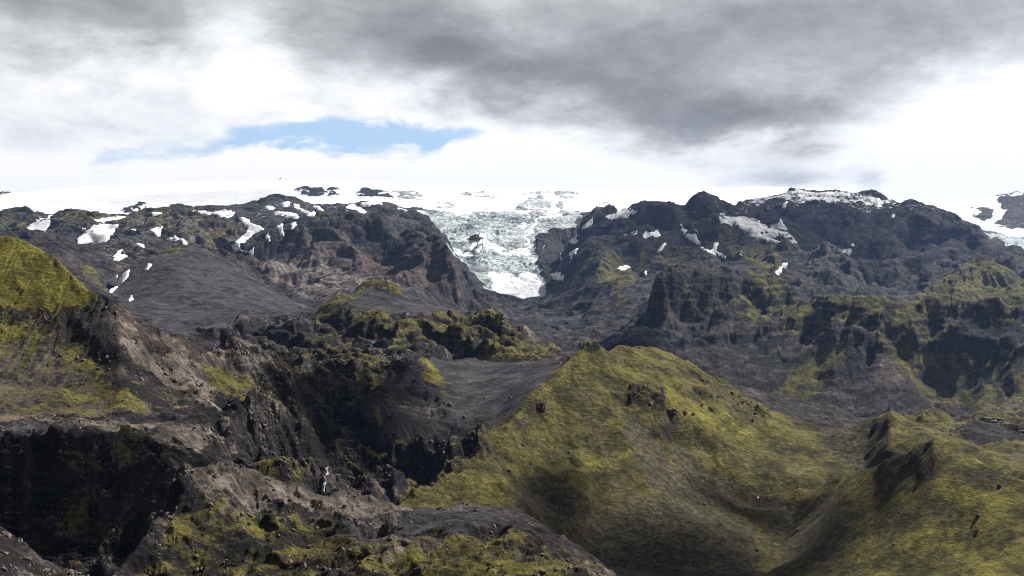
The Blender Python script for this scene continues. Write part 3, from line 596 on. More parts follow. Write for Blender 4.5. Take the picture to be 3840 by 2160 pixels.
def slope_of(Zq):
    dZr = np.gradient(Zq, axis=0) / np.gradient(Yg, axis=0)
    dZc = np.gradient(Zq, axis=1) / (CELL)
    zx = dZc; zy = dZr - zx * (cols[None, :] - HX) * K     # along a column X grows with Y
    return zx, zy
def lic(Zq, seed, cell, steps, stride):
    """noise smeared along the fall line: gullies and scree stripes"""
    zx, zy = slope_of(blur(Zq, 3))
    n0 = perlin(PX / cell, LYc / cell, seed) 
    mag = np.hypot(zx, zy) + .05
    fx, fy = -zx / mag, -zy / mag
    dj = fy / (np.gradient(lnY)[:, None]); di = (fx - (cols[None, :] - HX) * K * fy) / (K * (cols[1] - cols[0]))
    u = stride * K      # step as a share of the distance
    di = (di * u).astype(np.float32); dj = (dj * u).astype(np.float32)
    acc = n0.copy(); 
    J, I = np.meshgrid(np.arange(NR, dtype=np.float32), np.arange(NC, dtype=np.float32), indexing='ij')
    for sgn in (1, -1):
        pi, pj = I.copy(), J.copy()
        for k in range(steps):
            ii = np.clip(pi + .5, 0, NC - 1).astype(np.int32); jj = np.clip(pj + .5, 0, NR - 1).astype(np.int32)
            pi += sgn * di[jj, ii]; pj += sgn * dj[jj, ii]
            ii = np.clip(pi + .5, 0, NC - 1).astype(np.int32); jj = np.clip(pj + .5, 0, NR - 1).astype(np.int32)
            acc += n0[jj, ii]
    return acc / (2 * steps + 1) * math.sqrt(2 * steps + 1) * .5
g1 = lic(Z1, 901, 16, 26, 4.0); g2 = lic(Z1, 902, 6.5, 22, 2.5)
zx, zy = slope_of(Z1); slope = np.hypot(zx, zy)
sl = np.clip((slope - .12) / .5, 0, 1)
gul = sl * (1 - .75 * np.clip(F['jag'] + .9 * np.clip(crg, 0, 1) * np.clip((slope - .6) / .4, 0, 1), 0, 1)) * (1 - snw) * (1 - .6 * icew) * near
ribs = np.zeros(Z.shape, np.float32); F['gul'] = ribs
P('gul', [(2300,745),(2440,655),(2576,690),(3100,750),(3100,800),(2300,800)], 3000, 3700, 1.6, 12)
P('gul', [(1500,780),(2600,760),(3000,900),(2420,1080),(1500,1060)], 1900, 2900, -.55, 30, 'set')
Z2 = Z1 - Yg * gul * (1 + F['gul']) * (.0030 * np.abs(g1) + .0009 * np.abs(g2)) * (1 - .55 * sw) * (1 - .55 * mossy)
# strata: steep rock is stepped in benches
st = np.clip((slope - .75) / .5, 0, 1) * np.clip(crg, 0, 1) * near
per = Yg * .0075; ph = (Z2 + per * .8 * gn(160, 77, PX, LYc)) / per * 2 * np.pi
Z2 = Z2 + st * per * .17 * (np.sin(ph) + .35 * np.sin(2.7 * ph))
# ice: crevasses across the flow on the fall, blocks on the steps
cv = .9 * np.abs(gn(34, 609, wx, wy * 2.2)) + .7 * np.abs(gn(15, 610, wx * .8, wy * 1.9)) + .35 * np.abs(gn(7, 611, wx, wy * 1.5))
Z2 = Z2 + icew * Yg * .0024 * (1 - .8 * np.clip(F['snow'], 0, 1)) * (.5 - cv) * 1.5
mid = np.zeros_like(icew)
# far snow fields keep soft swells
Z2 = Z2 + snw * Yg * .00035 * gn(220, 615, PX * .5, LYc)
# finest grain
fine = gn(4.5, 620, PX, LYc) * .5
Z2 = Z2 + Yg * .00042 * fine * (.6 + crg) * (1 - snw) * near
Z = Z2
PY = HY - Z / (K * Yg)
# more tan on small rims that stand proud of the ground
cur = (Z - blur(Z, 5)) / (Yg * .0011)
rimw = np.clip(crg + F['jag'], 0, 1) * (1 - snw) * (1 - icew) * np.clip((2600 - Yg) / 900, 0, 1)
F['tan'] = F['tan'] + (np.clip(cur - .25, 0, 1.2) * .38 * rimw * (1 - .7 * np.clip(F['jag'], 0, 1))).astype(np.float32)
F['moss'] = F['moss'] + (np.clip(.9 - slope_of(blur(Z, 2))[0] ** 2 * 2, 0, 1) * .16 * rimw).astype(np.float32)
zx, zy = slope_of(Z); slope = np.hypot(zx, zy)
print('relief', round(time.time() - T0, 1))

# ------------------------------------------------------------------ terrain material
def terrain_material():
    mt = bpy.data.materials.new("terrain"); mt.use_nodes = True; b = NT(mt.node_tree)
    geo = b.n('ShaderNodeNewGeometry'); pos = geo.outputs['Position']
    a1 = b.n('ShaderNodeAttribute', attribute_name='cover'); s1 = b.n('ShaderNodeSeparateColor', i_0=a1.outputs['Color'])
    a2 = b.n('ShaderNodeAttribute', attribute_name='frost'); s2 = b.n('ShaderNodeSeparateColor', i_0=a2.outputs['Color'])
    moss, ash, tan = s1.outputs; red = a1.outputs['Alpha']
    snow, ice, yel = s2.outputs; gl = a2.outputs['Alpha']
    a3 = b.n('ShaderNodeAttribute', attribute_name='bare_shade'); olive = a3.outputs['Fac']
    nz = b.n('ShaderNodeSeparateXYZ', i_0=geo.outputs['Normal']).outputs[2]
    big = b.noise(pos, .006, 12, .62); med = b.noise(pos, .035, 11, .74); sml = b.noise(pos, .25, 8, .74)
    # strata: noise flattened in the vertical
    mp = b.n('ShaderNodeMapping', i_Vector=pos); mp.inputs['Scale'].default_value = (.25, .25, 2.2)
    stra = b.noise(mp.outputs[0], .02, 8, .7)
    mp2 = b.n('ShaderNodeMapping', i_Vector=pos); mp2.inputs['Scale'].default_value = (.10, .10, .75)
    terr = b.noise(mp2.outputs[0], 1.0, 6, .65, .6).outputs[0]
    B, M_, S_ = big.outputs[0], med.outputs[0], sml.outputs[0]
    tiny = b.noise(pos, 1.3, 6, .75).outputs[0]
    glc = b.m('MULTIPLY', gl, 1.0)
    rock = b.mix(b.ss(stra.outputs[0], .35, .68), (.007, .007, .009), (.040, .035, .033))
    rock = b.mix(b.ss(M_, .48, .66, 0, .7), rock, (.100, .085, .074))
    rock = b.mix(b.ss(B, .52, .72, 0, .7), rock, (.060, .046, .036))
    def thr(mask, noise, amt=.55, lo=.42, hi=.58):
        v = b.m('ADD', mask, b.m('MULTIPLY', b.m('SUBTRACT', noise, .5), amt * 2))
        return b.ss(v, lo, hi)
    ashc = b.mix(b.ss(M_, .35, .7), (.032, .031, .035), (.078, .072, .075))
    c = b.mix(thr(ash, B, .45), rock, ashc)
    redc = b.mix(b.ss(M_, .35, .65), (.048, .038, .036), (.118, .086, .074))
    c = b.mix(b.m('MULTIPLY', thr(red, M_, .6, .3, .7), .8), c, redc)
    tanc = b.mix(b.ss(M_, .38, .62), (.075, .062, .053), (.19, .16, .135))
    c = b.mix(thr(tan, b.m('ADD', b.m('MULTIPLY', M_, .6), b.m('MULTIPLY', S_, .4)), 1.6, .36, .72), c, tanc)
    # moss keeps to where it can hold: not on faces that are close to vertical
    mossn = b.m('ADD', b.m('ADD', b.m('MULTIPLY', B, .3), b.m('MULTIPLY', M_, .5)), b.m('MULTIPLY', S_, .2))
    hold = b.ss(b.m('SUBTRACT', nz, b.m('MULTIPLY', b.n('ShaderNodeAttribute', attribute_name='rocky').outputs['Fac'], .14)), .40, .64)
    mm = b.m('MULTIPLY', thr(b.m('ADD', moss, b.m('MULTIPLY', glc, .25)), mossn, 1.7, .36, .64), hold)
    mcol = b.mix(b.ss(M_, .36, .64), (.044, .040, .012), (.140, .122, .030))
    mcol = b.mix(b.ss(S_, .52, .72, 0, .5), mcol, (.19, .160, .07))
    mcol = b.mix(b.m('MULTIPLY', thr(yel, M_, .7, .35, .7), .75), mcol, (.215, .190, .030))
    mcol = b.mix(b.m('MULTIPLY', thr(olive, M_, .7, .3, .8), .85), mcol, b.mix(b.ss(S_, .35, .65), (.046, .040, .025), (.100, .086, .056)))
    mcol = b.mix(b.ss(terr, .44, .58), b.n('ShaderNodeVectorMath', operation='SCALE', i_0=mcol, i_Scale=.80).outputs[0], mcol)
    c = b.mix(mm, c, mcol)
    # ice: dirty, blue in the cracks
    ivor = b.n('ShaderNodeTexVoronoi', feature='DISTANCE_TO_EDGE', i_Vector=b.n('ShaderNodeVectorMath', operation='ADD', i_0=pos, i_1=b.n('ShaderNodeVectorMath', operation='SCALE', i_0=med.outputs['Color'], i_Scale=60.0).outputs[0]).outputs[0], i_Scale=.014)
    dirt = b.noise(pos, .007, 10, .72)
    big2 = b.noise(pos, .0022, 4, .6)
    icol = b.mix(b.ss(b.m('SUBTRACT', dirt.outputs[0], b.m('MULTIPLY', gl, .10)), .30, .56), (.06, .085, .105), (.58, .64, .65))
    icol = b.mix(b.ss(B, .5, .6, 0, .5), icol, (.50, .49, .44))
    icol = b.mix(b.ss(big2.outputs[0], .45, .62, 0, .55), icol, (.70, .76, .78))
    icol = b.mix(b.ss(big2.outputs[0], .40, .28, 0, .0), icol, (.16, .17, .17))
    icol = b.mix(b.ss(M_, .5, .64, 0, .45), icol, (.25, .27, .27))
    icol = b.mix(b.ss(ivor.outputs[0], 0.0, .06, .6, 0), icol, (.09, .15, .19))
    c = b.mix(thr(ice, M_, .25), c, icol)
    snc = b.mix(b.ss(B, .45, .7, 0, .5), (.80, .82, .85), (.52, .56, .61))
    snf = b.m('MULTIPLY', thr(snow, M_, .55, .46, .54), b.ss(nz, .3, .55))
    c = b.mix(snf, c, snc)
    c = b.mix(b.m('MULTIPLY', b.ss(tiny, .62, .40), b.m('SUBTRACT', .55, b.m('MULTIPLY', snf, .55))), c, b.n('ShaderNodeVectorMath', operation='SCALE', i_0=c, i_Scale=.45).outputs[0])
    var = b.m('MULTIPLY', b.ss(S_, .36, .66, .62, 1.28), b.ss(M_, .36, .66, .72, 1.25))
    var = b.m('ADD', b.m('MULTIPLY', var, b.m('SUBTRACT', 1.0, snf)), snf)
    c = b.n('ShaderNodeVectorMath', operation='SCALE', i_0=c, i_Scale=var).outputs[0]
    bs = b.n('ShaderNodeBsdfPrincipled', i_Base_Color=c, i_Roughness=.93); bs.inputs['Specular IOR Level'].default_value = .12
    bh = b.m('ADD', b.m('ADD', b.m('MULTIPLY', M_, 10.0), b.m('MULTIPLY', S_, 2.6)), b.m('MULTIPLY', tiny, .5))
    bh = b.m('ADD', bh, b.m('MULTIPLY', b.m('MULTIPLY', terr, mm), 2.4))
    bh = b.m('ADD', bh, b.m('MULTIPLY', b.m('MULTIPLY', stra.outputs[0], b.ss(nz, .85, .5)), 13.0))
    bh = b.m('MULTIPLY', bh, b.m('SUBTRACT', 1.0, b.m('MULTIPLY', snf, .85)))
    bu = b.n('ShaderNodeBump', i_Height=bh, i_Strength=.75, i_Distance=1.0)
    b.t.links.new(bu.outputs[0], bs.inputs['Normal'])
    b.n('ShaderNodeOutputMaterial', i_Surface=bs.outputs[0])
    return mt
MAT = terrain_material()

# ------------------------------------------------------------------ split the survey sheet into hills, mountains, ice
GL = np.clip(.5 * g1 / (g1.std() + 1e-6), -1.2, 1.2) * sl
wq = PX + 22 * gn(110, 701, PX, LYc); wr = LYc + 26 * gn(90, 702, PX, LYc) + .0016 * (PX - 1290) ** 2 * .5
crev = np.clip(1 - 5 * np.abs(gn(30, 703, wq * .55, wr * 1.6)), 0, 1) + .8 * np.clip(1 - 4 * np.abs(gn(14, 704, wq * .7, wr * 1.3)), 0, 1) + .6 * np.clip(1 - 4 * np.abs(gn(16, 705, wq * 1.6, wr * .5)), 0, 1)
GL = np.where(icew > .3, np.clip(crev * (.55 + .9 * gn(120, 706, PX, LYc)), 0, 1.3), GL)
ATT = dict(cover=np.dstack([F['moss'], F['ash'], F['tan'], F['red']]), frost=np.dstack([F['snow'], F['ice'], F['yel'], GL]))
REG = [('ground', 'dark lava canyon floor and rubble slopes between the hills', None)]
rid = np.zeros(Z.shape, np.int16)
F['rid'] = np.zeros(Z.shape, np.float32)
def region(name, label, poly, Y0, Y1):
    REG.append((name, label, None)); k = len(REG) - 1
    F['rid'][:] = 0; P('rid', poly, Y0, Y1, 1.0, 1.0, 'set'); rid[F['rid'] > .5] = k
BIGX = (-900, 3500)
region('hill', 'mossy rocky knob with pale crest in the bottom left foreground', [(160,1160),(600,1150),(1000,1255),(1240,1262),(1330,1290),(1700,1480),(1700,1800),(160,1800),(240,1450)], 230, 560)
region('hill', 'steep green hill with a cliff band at the left edge', [(-900,540),(60,580),(520,870),(720,960),(600,1035),(480,1056),(-900,1064)], 640, 1000)
region('hill', 'large green mossy hill in the middle right foreground', [(940,1300),(1340,960),(1450,850),(1620,845),(1740,880),(2000,1040),(2190,1184),(1930,1250),(1925,1500),(1925,1800),(1450,1800),(1340,1340),(1100,1300)], 560, 1100)
region('hill', 'green pointed hill in the bottom right corner', [(1926,1250),(2190,1175),(2350,1080),(2480,1120),(3400,1260),(3400,1900),(1926,1900)], 450, 765)
region('hill', 'small pointed green hill behind the bottom right hill', [(1975,1045),(2240,1020),(2460,1115),(2400,1200),(2170,1184)], 766, 1000)
region('hill', 'grey ash tongue hill beside the main green hill', [(930,880),(1500,880),(1300,1100),(1250,1140),(1000,1140),(920,1100)], 890, 1300)
region('hill', 'craggy hill with grey ash top in the centre of the valley', [(740,690),(950,690),(1300,770),(1480,900),(1050,900),(930,1000),(760,900)], 1150, 2100)
region('hill', 'smooth dark grey ash dome in the left middle distance', [(130,600),(440,590),(560,620),(800,770),(760,830),(480,870),(260,780)], 1430, 3000)
region('mountain', 'stratified dark mesa with a green ridge running right', [(1400,900),(1620,700),(1790,640),(2000,720),(2570,730),(3400,780),(3400,1100),(2400,1090),(1900,1080),(1500,980)], 1750, 3150)
region('mountain', 'ribbed green hill at the right edge below the dark mountain', [(2296,760),(2490,640),(3400,740),(3400,830),(2300,830)], 2900, 3750)
region('mountain', 'pale grey domed hill beneath the dark mountain', [(1870,660),(2010,600),(2110,625),(2296,750),(2200,830),(1900,800)], 2900, 3920)
region('mountain', 'high dark mountain with snow bowls to the right of the glacier', [(1375,900),(1380,720),(1440,560),(1560,500),(1800,470),(2300,470),(2600,620),(3400,680),(3400,860),(1500,900)], 3100, 5900)
region('mountain', 'brown cliffed mountain to the left of the glacier', [(620,720),(640,560),(860,505),(1070,510),(1150,650),(1200,740),(1300,870),(1100,830),(780,790)], 2950, 5500)
region('mountain', 'broad brown plateau with snow patches at the upper left', [(-900,520),(300,525),(700,480),(860,510),(660,600),(620,720),(440,660),(200,660),(-900,700)], 2700, 6000)
k_ = len(REG); REG.append(('glacier', 'crevassed glacier tongue falling between the two mountains', None)); rid[(F['ice'] > .5) & (PX < 2000) & (Yg < 6600)] = k_
REG.append(('ice_cap', 'white ice cap along the whole horizon', None)); rid[(Yg > 5400) & (F['snow'] > .5) & (rid != k_) | (Yg > 6600)] = k_ + 1

def sheet(name, mask, label):
    jj, ii = np.nonzero(mask)
    idx = np.full(Z.shape, -1, np.int64)
    m = np.zeros(Z.shape, bool)
    for a in (0, 1):
        for b2 in (0, 1): m[jj + a, ii + b2] = True
    vj, vi = np.nonzero(m); idx[vj, vi] = np.arange(len(vj))
    co = np.stack([Xg[vj, vi], Yg[vj, vi], Z[vj, vi]], 1).astype(np.float32)
    quads = np.stack([idx[jj, ii], idx[jj, ii + 1], idx[jj + 1, ii + 1], idx[jj + 1, ii]], 1).astype(np.int32)
    me = bpy.data.meshes.new(name); me.vertices.add(len(co)); me.vertices.foreach_set('co', co.ravel())
    me.loops.add(quads.size); me.loops.foreach_set('vertex_index', quads.ravel())
    me.polygons.add(len(quads)); me.polygons.foreach_set('loop_start', np.arange(0, quads.size, 4, dtype=np.int32))
    me.polygons.foreach_set('loop_total', np.full(len(quads), 4, np.int32))
    me.update(calc_edges=True)
    me.polygons.foreach_set('use_smooth', np.ones(len(quads), bool))
    for k, arr in ATT.items():
        at = me.color_attributes.new(k, 'FLOAT_COLOR', 'POINT'); at.data.foreach_set('color', arr[vj, vi].astype(np.float32).ravel())
    at = me.attributes.new('bare_shade', 'FLOAT', 'POINT'); at.data.foreach_set('value', F['olive'][vj, vi].astype(np.float32))
    at = me.attributes.new('rocky', 'FLOAT', 'POINT'); at.data.foreach_set('value', crg[vj, vi].astype(np.float32))
    me.materials.append(MAT)
    o = bpy.data.objects.new(name, me); COL.objects.link(o); o['label'] = label; o['kind'] = 'structure'
    return o
q = rid[:-1, :-1]
for k, (nm, lb, _) in enumerate(REG):
    m = q == k
    if m.any():
        mm = np.zeros(Z.shape, bool); mm[:-1, :-1] = m; sheet(nm, mm, lb)
print('terrain', round(time.time() - T0, 1))

# ------------------------------------------------------------------ snow patches: banked snow lying in the hollows
def plain(name, col, rough=.8, noise_scale=None, col2=None):
    mt = bpy.data.materials.new(name); mt.use_nodes = True; b = NT(mt.node_tree)
    c = (*col, 1)
    if noise_scale:
        pos = b.n('ShaderNodeNewGeometry').outputs['Position']
        n = b.noise(pos, noise_scale, 9, .68)
        c = b.mix(b.ss(n.outputs[0], .38, .66), col, col2)
    bs = b.n('ShaderNodeBsdfPrincipled', i_Base_Color=c, i_Roughness=rough); bs.inputs['Specular IOR Level'].default_value = .2
    if noise_scale:
        bu = b.n('ShaderNodeBump', i_Height=b.m('MULTIPLY', n.outputs[0], 3.0 / max(noise_scale * 30, .5)), i_Strength=.5)
        b.t.links.new(bu.outputs[0], bs.inputs['Normal'])
    b.n('ShaderNodeOutputMaterial', i_Surface=bs.outputs[0]); return mt
SNOW = plain('old_snow', (.84, .85, .87), .7, .03, (.42, .42, .42))
Zb = blur(Z, 2)
VIS = PY <= np.minimum.accumulate(PY, axis=0) + .8
def mesh_obj(name, co, faces, mat, parent=None, smooth=True):
    me = bpy.data.meshes.new(name); me.from_pydata([tuple(map(float, c)) for c in co], [], faces); me.update()
    if smooth: me.polygons.foreach_set('use_smooth', [True] * len(me.polygons))
    me.materials.append(mat); o = bpy.data.objects.new(name, me); COL.objects.link(o); o.parent = parent; return o
def snow_patch(label, polys, Y0, Y1, group='old snow patches on the mountains', thick=.0013, name='snow_patch', cat='snow patch', mat=None):
    if not isinstance(polys[0], list): polys = [polys]
    verts, faces = [], []
    for poly in polys:
        xs = [p[0] for p in poly]; ys = [p[1] for p in poly]
        r0, r1 = int(rowY(Y0)), int(rowY(Y1)) + 1
        m0 = max(1, np.searchsorted(cols, min(xs) - 9)); m1 = np.searchsorted(cols, max(xs) + 9)
        sub = (slice(r0, r1), slice(m0, m1))
        x = PX[sub]; y = PY[sub]
        n = len(poly); ins = np.zeros(x.shape, bool); dd = np.full(x.shape, 1e9)
        for i in range(n):
            x0, y0 = poly[i]; x1, y1 = poly[(i + 1) % n]
            if y0 != y1: ins ^= ((y0 > y) != (y1 > y)) & (x < (x1 - x0) * (y - y0) / (y1 - y0) + x0)
            ex, ey = x1 - x0, y1 - y0; qq = np.clip(((x - x0) * ex + (y - y0) * ey) / (ex * ex + ey * ey + 1e-9), 0, 1)
            dd = np.minimum(dd, np.hypot(x - x0 - qq * ex, y - y0 - qq * ey))
        sd = np.where(ins, dd, -dd) + 1.1
        sd = sd + 1.9 * perlin(PX[sub] / 8, LYc[sub] / 8, 88) + 1.5 * perlin(PX[sub] / 3.4, LYc[sub] / 5, 89)
        off = np.clip(sd / 3.0, -1.2, 1.0) * thick * Yg[sub]
        zs = Zb[sub] + off
        keepv = sd > -3.2
        kq = keepv[:-1, :-1] & keepv[1:, :-1] & keepv[:-1, 1:] & keepv[1:, 1:]
        if not kq.any(): print('EMPTY', label); continue
        lab = np.zeros(kq.shape, np.int32); best = (-1, 0); k_l = 0; vis = VIS[sub][:-1, :-1] & (sd[:-1, :-1] > 0)
        for (a0, b0) in zip(*np.nonzero(kq & vis)):
            if lab[a0, b0]: continue
            k_l += 1; stk = [(a0, b0)]; lab[a0, b0] = k_l; cnt = 0
            while stk:
                u_, v_ = stk.pop(); cnt += bool(vis[u_, v_])
                for (p_, q_) in ((u_ + 1, v_), (u_ - 1, v_), (u_, v_ + 1), (u_, v_ - 1)):
                    if 0 <= p_ < kq.shape[0] and 0 <= q_ < kq.shape[1] and kq[p_, q_] and not lab[p_, q_]: lab[p_, q_] = k_l; stk.append((p_, q_))
            if cnt > best[0]: best = (cnt, k_l)
        if best[1] == 0: print('HIDDEN', label); continue
        kq = lab == best[1]
        idx = np.full(x.shape, -1); used = np.zeros(x.shape, bool)
        jj, ii = np.nonzero(kq)
        for a in (0, 1):
            for c in (0, 1): used[jj + a, ii + c] = True
        vj, vi = np.nonzero(used); idx[vj, vi] = np.arange(len(vj)) + len(verts)
        X_, Y_ = Xg[sub], Yg[sub]
        verts += list(zip(X_[vj, vi], Y_[vj, vi], zs[vj, vi]))
        faces += [tuple(map(int, f)) for f in np.stack([idx[jj, ii], idx[jj, ii + 1], idx[jj + 1, ii + 1], idx[jj + 1, ii]], 1)]
    if not faces: return
    if len(faces) > 60000: print('BIG', label, len(faces))
    o = mesh_obj(name, verts, faces, mat or SNOW); o['label'] = label; o['category'] = cat
    if group: o['group'] = group
    return o
PL = 'old snow patches on the left plateau'; DM = 'old snow patches on the dark mountain'
SP = [
 ('tall slanting snow patch between the two dark knolls at the far left edge', [(50,602),(65,580),(78,563),(95,555),(125,546),(128,562),(110,585),(85,595),(65,608)], 3700, 5300, PL),
 ('broadest snow patch on the left plateau, filling a wide gully', [(195,605),(200,595),(222,580),(235,568),(260,563),(298,566),(290,578),(275,600),(260,617),(240,624),(200,624)], 3600, 5000, PL),
 ('small round snow patch just above the broad gully snow', [(205,570),(217,569),(215,580),(206,579)], 3800, 5000, PL),
 ('thin snow strip on the skyline above the broad gully snow', [(238,554),(262,550),(322,543),(300,552),(270,561),(250,559)], 4300, 5700, PL),
 ('small angular snow patch on the brown slope right of the broad gully snow', [(326,576),(345,571),(342,579),(330,580)], 3700, 5200, PL),
 ('forked snow patch hanging in the middle of the brown plateau slope', [(380,580),(388,573),(407,574),(404,585),(402,595),(392,588)], 3700, 5200, PL),
 ('winding snow patch under the low cliff of the brown plateau', [(415,602),(435,600),(440,593),(450,600),(462,602),(472,612),(462,616),(452,605),(430,605)], 3500, 5000, PL),
 ('short snow sliver on the tan slope below the brown plateau', [(343,612),(362,617),(364,623),(352,621)], 2900, 4500, PL),
 ('curved upper snow sliver of the pair above the grey valley', [(286,645),(298,632),(308,630),(302,638),(292,647)], 2500, 4200, PL),
 ('pointed lower snow patch of the pair above the grey valley', [(284,656),(298,641),(318,644),(312,650),(290,657)], 2500, 4200, PL),
 ('forked V shaped snow patch in the gully left of the ash dome', [(264,692),(284,689),(297,693),(294,707),(308,690),(326,679),(322,697),(303,714),(296,722),(275,740),(277,722)], 1900, 2800, None),
 ('little leaf shaped snow patch high on the ash dome', [(367,678),(373,664),(381,666),(373,677)], 2000, 2700, None),
 ('tiny round snow spot low on the left side of the ash dome', [(323,754),(331,746),(335,753),(327,758)], 1800, 2500, None),
 ('flat snow strip on top of the plateau left of the centre', [(378,537),(407,535),(406,540),(385,543)], 4300, 5800, PL),
 ('long snow chute winding down the gully beside the brown mountain', [(600,548),(612,545),(630,560),(650,569),(664,577),(642,586),(620,604),(603,616),(606,630),(625,634),(640,620),(640,640),(624,664),(604,656),(592,635),(579,613),(598,605),(616,590),(626,577),(613,565)], 3300, 5300, None),
 ('stepped snow band along the plateau skyline left of the pointed top', [(485,532),(540,534),(565,530),(592,534),(582,545),(555,550),(545,541),(510,538)], 4300, 5900, PL),
 ('rounded snow patch near the pointed top of the plateau', [(706,511),(728,509),(726,519),(712,519)], 4700, 5900, PL),
 ('small oval snow patch left of the pointed top', [(669,521),(690,522),(686,528),(673,527)], 4500, 5900, PL),
 ('snow strip slanting down right of the pointed top', [(738,514),(752,516),(752,524),(780,535),(760,532),(741,523)], 4500, 5900, PL),
 ('short snow streak at the right end of the pointed top', [(786,517),(803,521),(814,531),(799,527)], 4500, 5900, PL),
 ('long flat snow patch below the pointed top', [(688,533),(725,535),(745,540),(754,546),(745,552),(730,549),(710,542)], 4300, 5700, PL),
 ('zigzag snow patch right of the long flat one', [(774,541),(790,532),(795,538),(791,544),(800,549),(818,541),(828,547),(810,553),(785,548)], 4200, 5700, PL),
 ('wedge shaped snow patch pointing downhill on the shoulder above the chute', [(695,570),(711,565),(713,580),(717,596),(706,590)], 3900, 5300, PL),
 ('ragged snow patch at the head of the brown cliffs', [(727,558),(738,553),(744,560),(745,567),(738,575),(729,587),(732,570)], 3900, 5300, PL),
 ('narrow snow patch dropping beside the snow chute', [(667,592),(674,588),(681,602),(678,608),(669,601)], 3600, 5000, PL),
 ('snow bank on the ridge crest left of the icefall', [(906,512),(930,508),(942,512),(926,520),(911,519)], 4600, 5900, None),
 ('snow tongue spilling off the ridge beside the rock islands', [(885,514),(905,522),(922,535),(912,541),(895,528),(868,522)], 4600, 6200, None),
 ('bright snow cap on the dark shoulder right of the glacier', [(1522,546),(1560,534),(1570,524),(1580,530),(1606,524),(1598,537),(1576,547),(1540,552)], 4400, 5400, DM),
 ('steep snow streak at the glacier end of the dark mountain', [(1466,577),(1476,562),(1492,548),(1490,562),(1474,575)], 4300, 5300, DM),
 ('long thin snow ledge under the first dark buttress', [(1543,604),(1565,590),(1592,576),(1587,587),(1560,600)], 3900, 5000, DM),
 ('small snow blob at the foot of the first dark buttress', [(1587,585),(1603,580),(1604,588),(1592,590)], 3900, 5000, DM),
 ('stepped snow ledge between the two dark buttresses', [(1616,598),(1624,586),(1640,586),(1655,579),(1662,594),(1650,598),(1640,591),(1628,599)], 3900, 5000, DM),
 ('hooked snow streak below the second dark buttress', [(1713,564),(1722,580),(1740,588),(1753,583),(1752,600),(1768,622),(1750,613),(1730,599),(1715,583)], 3700, 5000, DM),
 ('largest snow field of the dark mountain, filling the wide bowl', [(1812,537),(1840,548),(1870,545),(1900,553),(1935,575),(1950,560),(1965,552),(1975,570),(1985,590),(2000,600),(2004,612),(1965,613),(1930,606),(1890,592),(1850,567),(1825,553)], 4200, 5700, DM),
 ('snow wedge at the upper left of the bowl', [(1808,546),(1818,551),(1842,567),(1815,562)], 4200, 5500, DM),
 ('Y shaped snow patch in the gully below the bowl', [(1762,624),(1790,632),(1796,615),(1808,611),(1801,632),(1827,642),(1823,649),(1795,639)], 3500, 4900, DM),
 ('isolated snow patch on the green spur above the glacier snout', [(1554,676),(1570,668),(1586,671),(1579,679),(1560,680)], 3600, 4700, DM),
 ('tiny upright snow sliver on the scree right of the green spur', [(1619,689),(1623,674),(1628,680),(1624,692)], 3300, 4500, DM),
 ('small snow spot right of the Y shaped snow patch', [(1856,637),(1868,634),(1868,645),(1859,645)], 3600, 4900, DM),
 ('upper snow fan on the black rocks right of the icefall', [(1418,607),(1440,600),(1450,590),(1458,606),(1445,615),(1430,611)], 3900, 5300, DM),
 ('lower snow fan on the black rocks right of the icefall', [(1428,637),(1448,620),(1457,616),(1447,638),(1432,643)], 3900, 5300, DM),
 ('striped snow bank beside the glacier snout', [(1386,690),(1400,684),(1420,694),(1432,697),(1410,706),(1392,702)], 3700, 4800, DM),
 ('thin snow streak beside the grey scree fan', [(1654,634),(1664,620),(1675,610),(1674,617),(1660,636)], 3500, 4800, DM),
 ('upper flat snow strip on the table top of the dark mountain', [(2008,484),(2035,485),(2100,486),(2138,487),(2132,493),(2080,494),(2025,491)], 5000, 5800, DM),
 ('lower flat snow strip on the table top of the dark mountain', [(2013,497),(2060,498),(2098,496),(2112,503),(2100,510),(2070,504),(2030,507)], 4800, 5600, DM),
 ('narrow snow streak on the cliff left of the table top', [(1963,525),(1970,515),(1980,508),(1976,524)], 4600, 5600, DM),
 ('snow patch at the cliff edge right of the table top', [(2196,512),(2210,501),(2224,512),(2210,522)], 4600, 5500, DM),
 ('small snow patch above the cliff edge right of the table top', [(2176,500),(2200,498),(2192,509)], 4600, 5500, DM),
 ('hanging snow patch in the middle of the dark cliffs', [(2115,634),(2135,625),(2144,611),(2150,628),(2137,645),(2128,633)], 4000, 5000, DM),
 ('white slanting snow patch on the pale grey dome', [(1948,692),(1958,676),(1972,660),(1986,657),(1976,673),(1958,691)], 3000, 4200, None),
 ('thin snow drip on the right shoulder of the dark mountain', [(2243,546),(2249,531),(2254,538),(2248,552)], 4300, 5300, DM),
 ('little lone snow scrap in the dark gully between the two green hills', [(1901,1252),(1905,1249),(1908,1251),(1907,1254)], 700, 860, None),
]
for lb, pl, a, b_, g in SP:
    snow_patch(lb, pl, a, b_, g)
print('snow', round(time.time() - T0, 1))

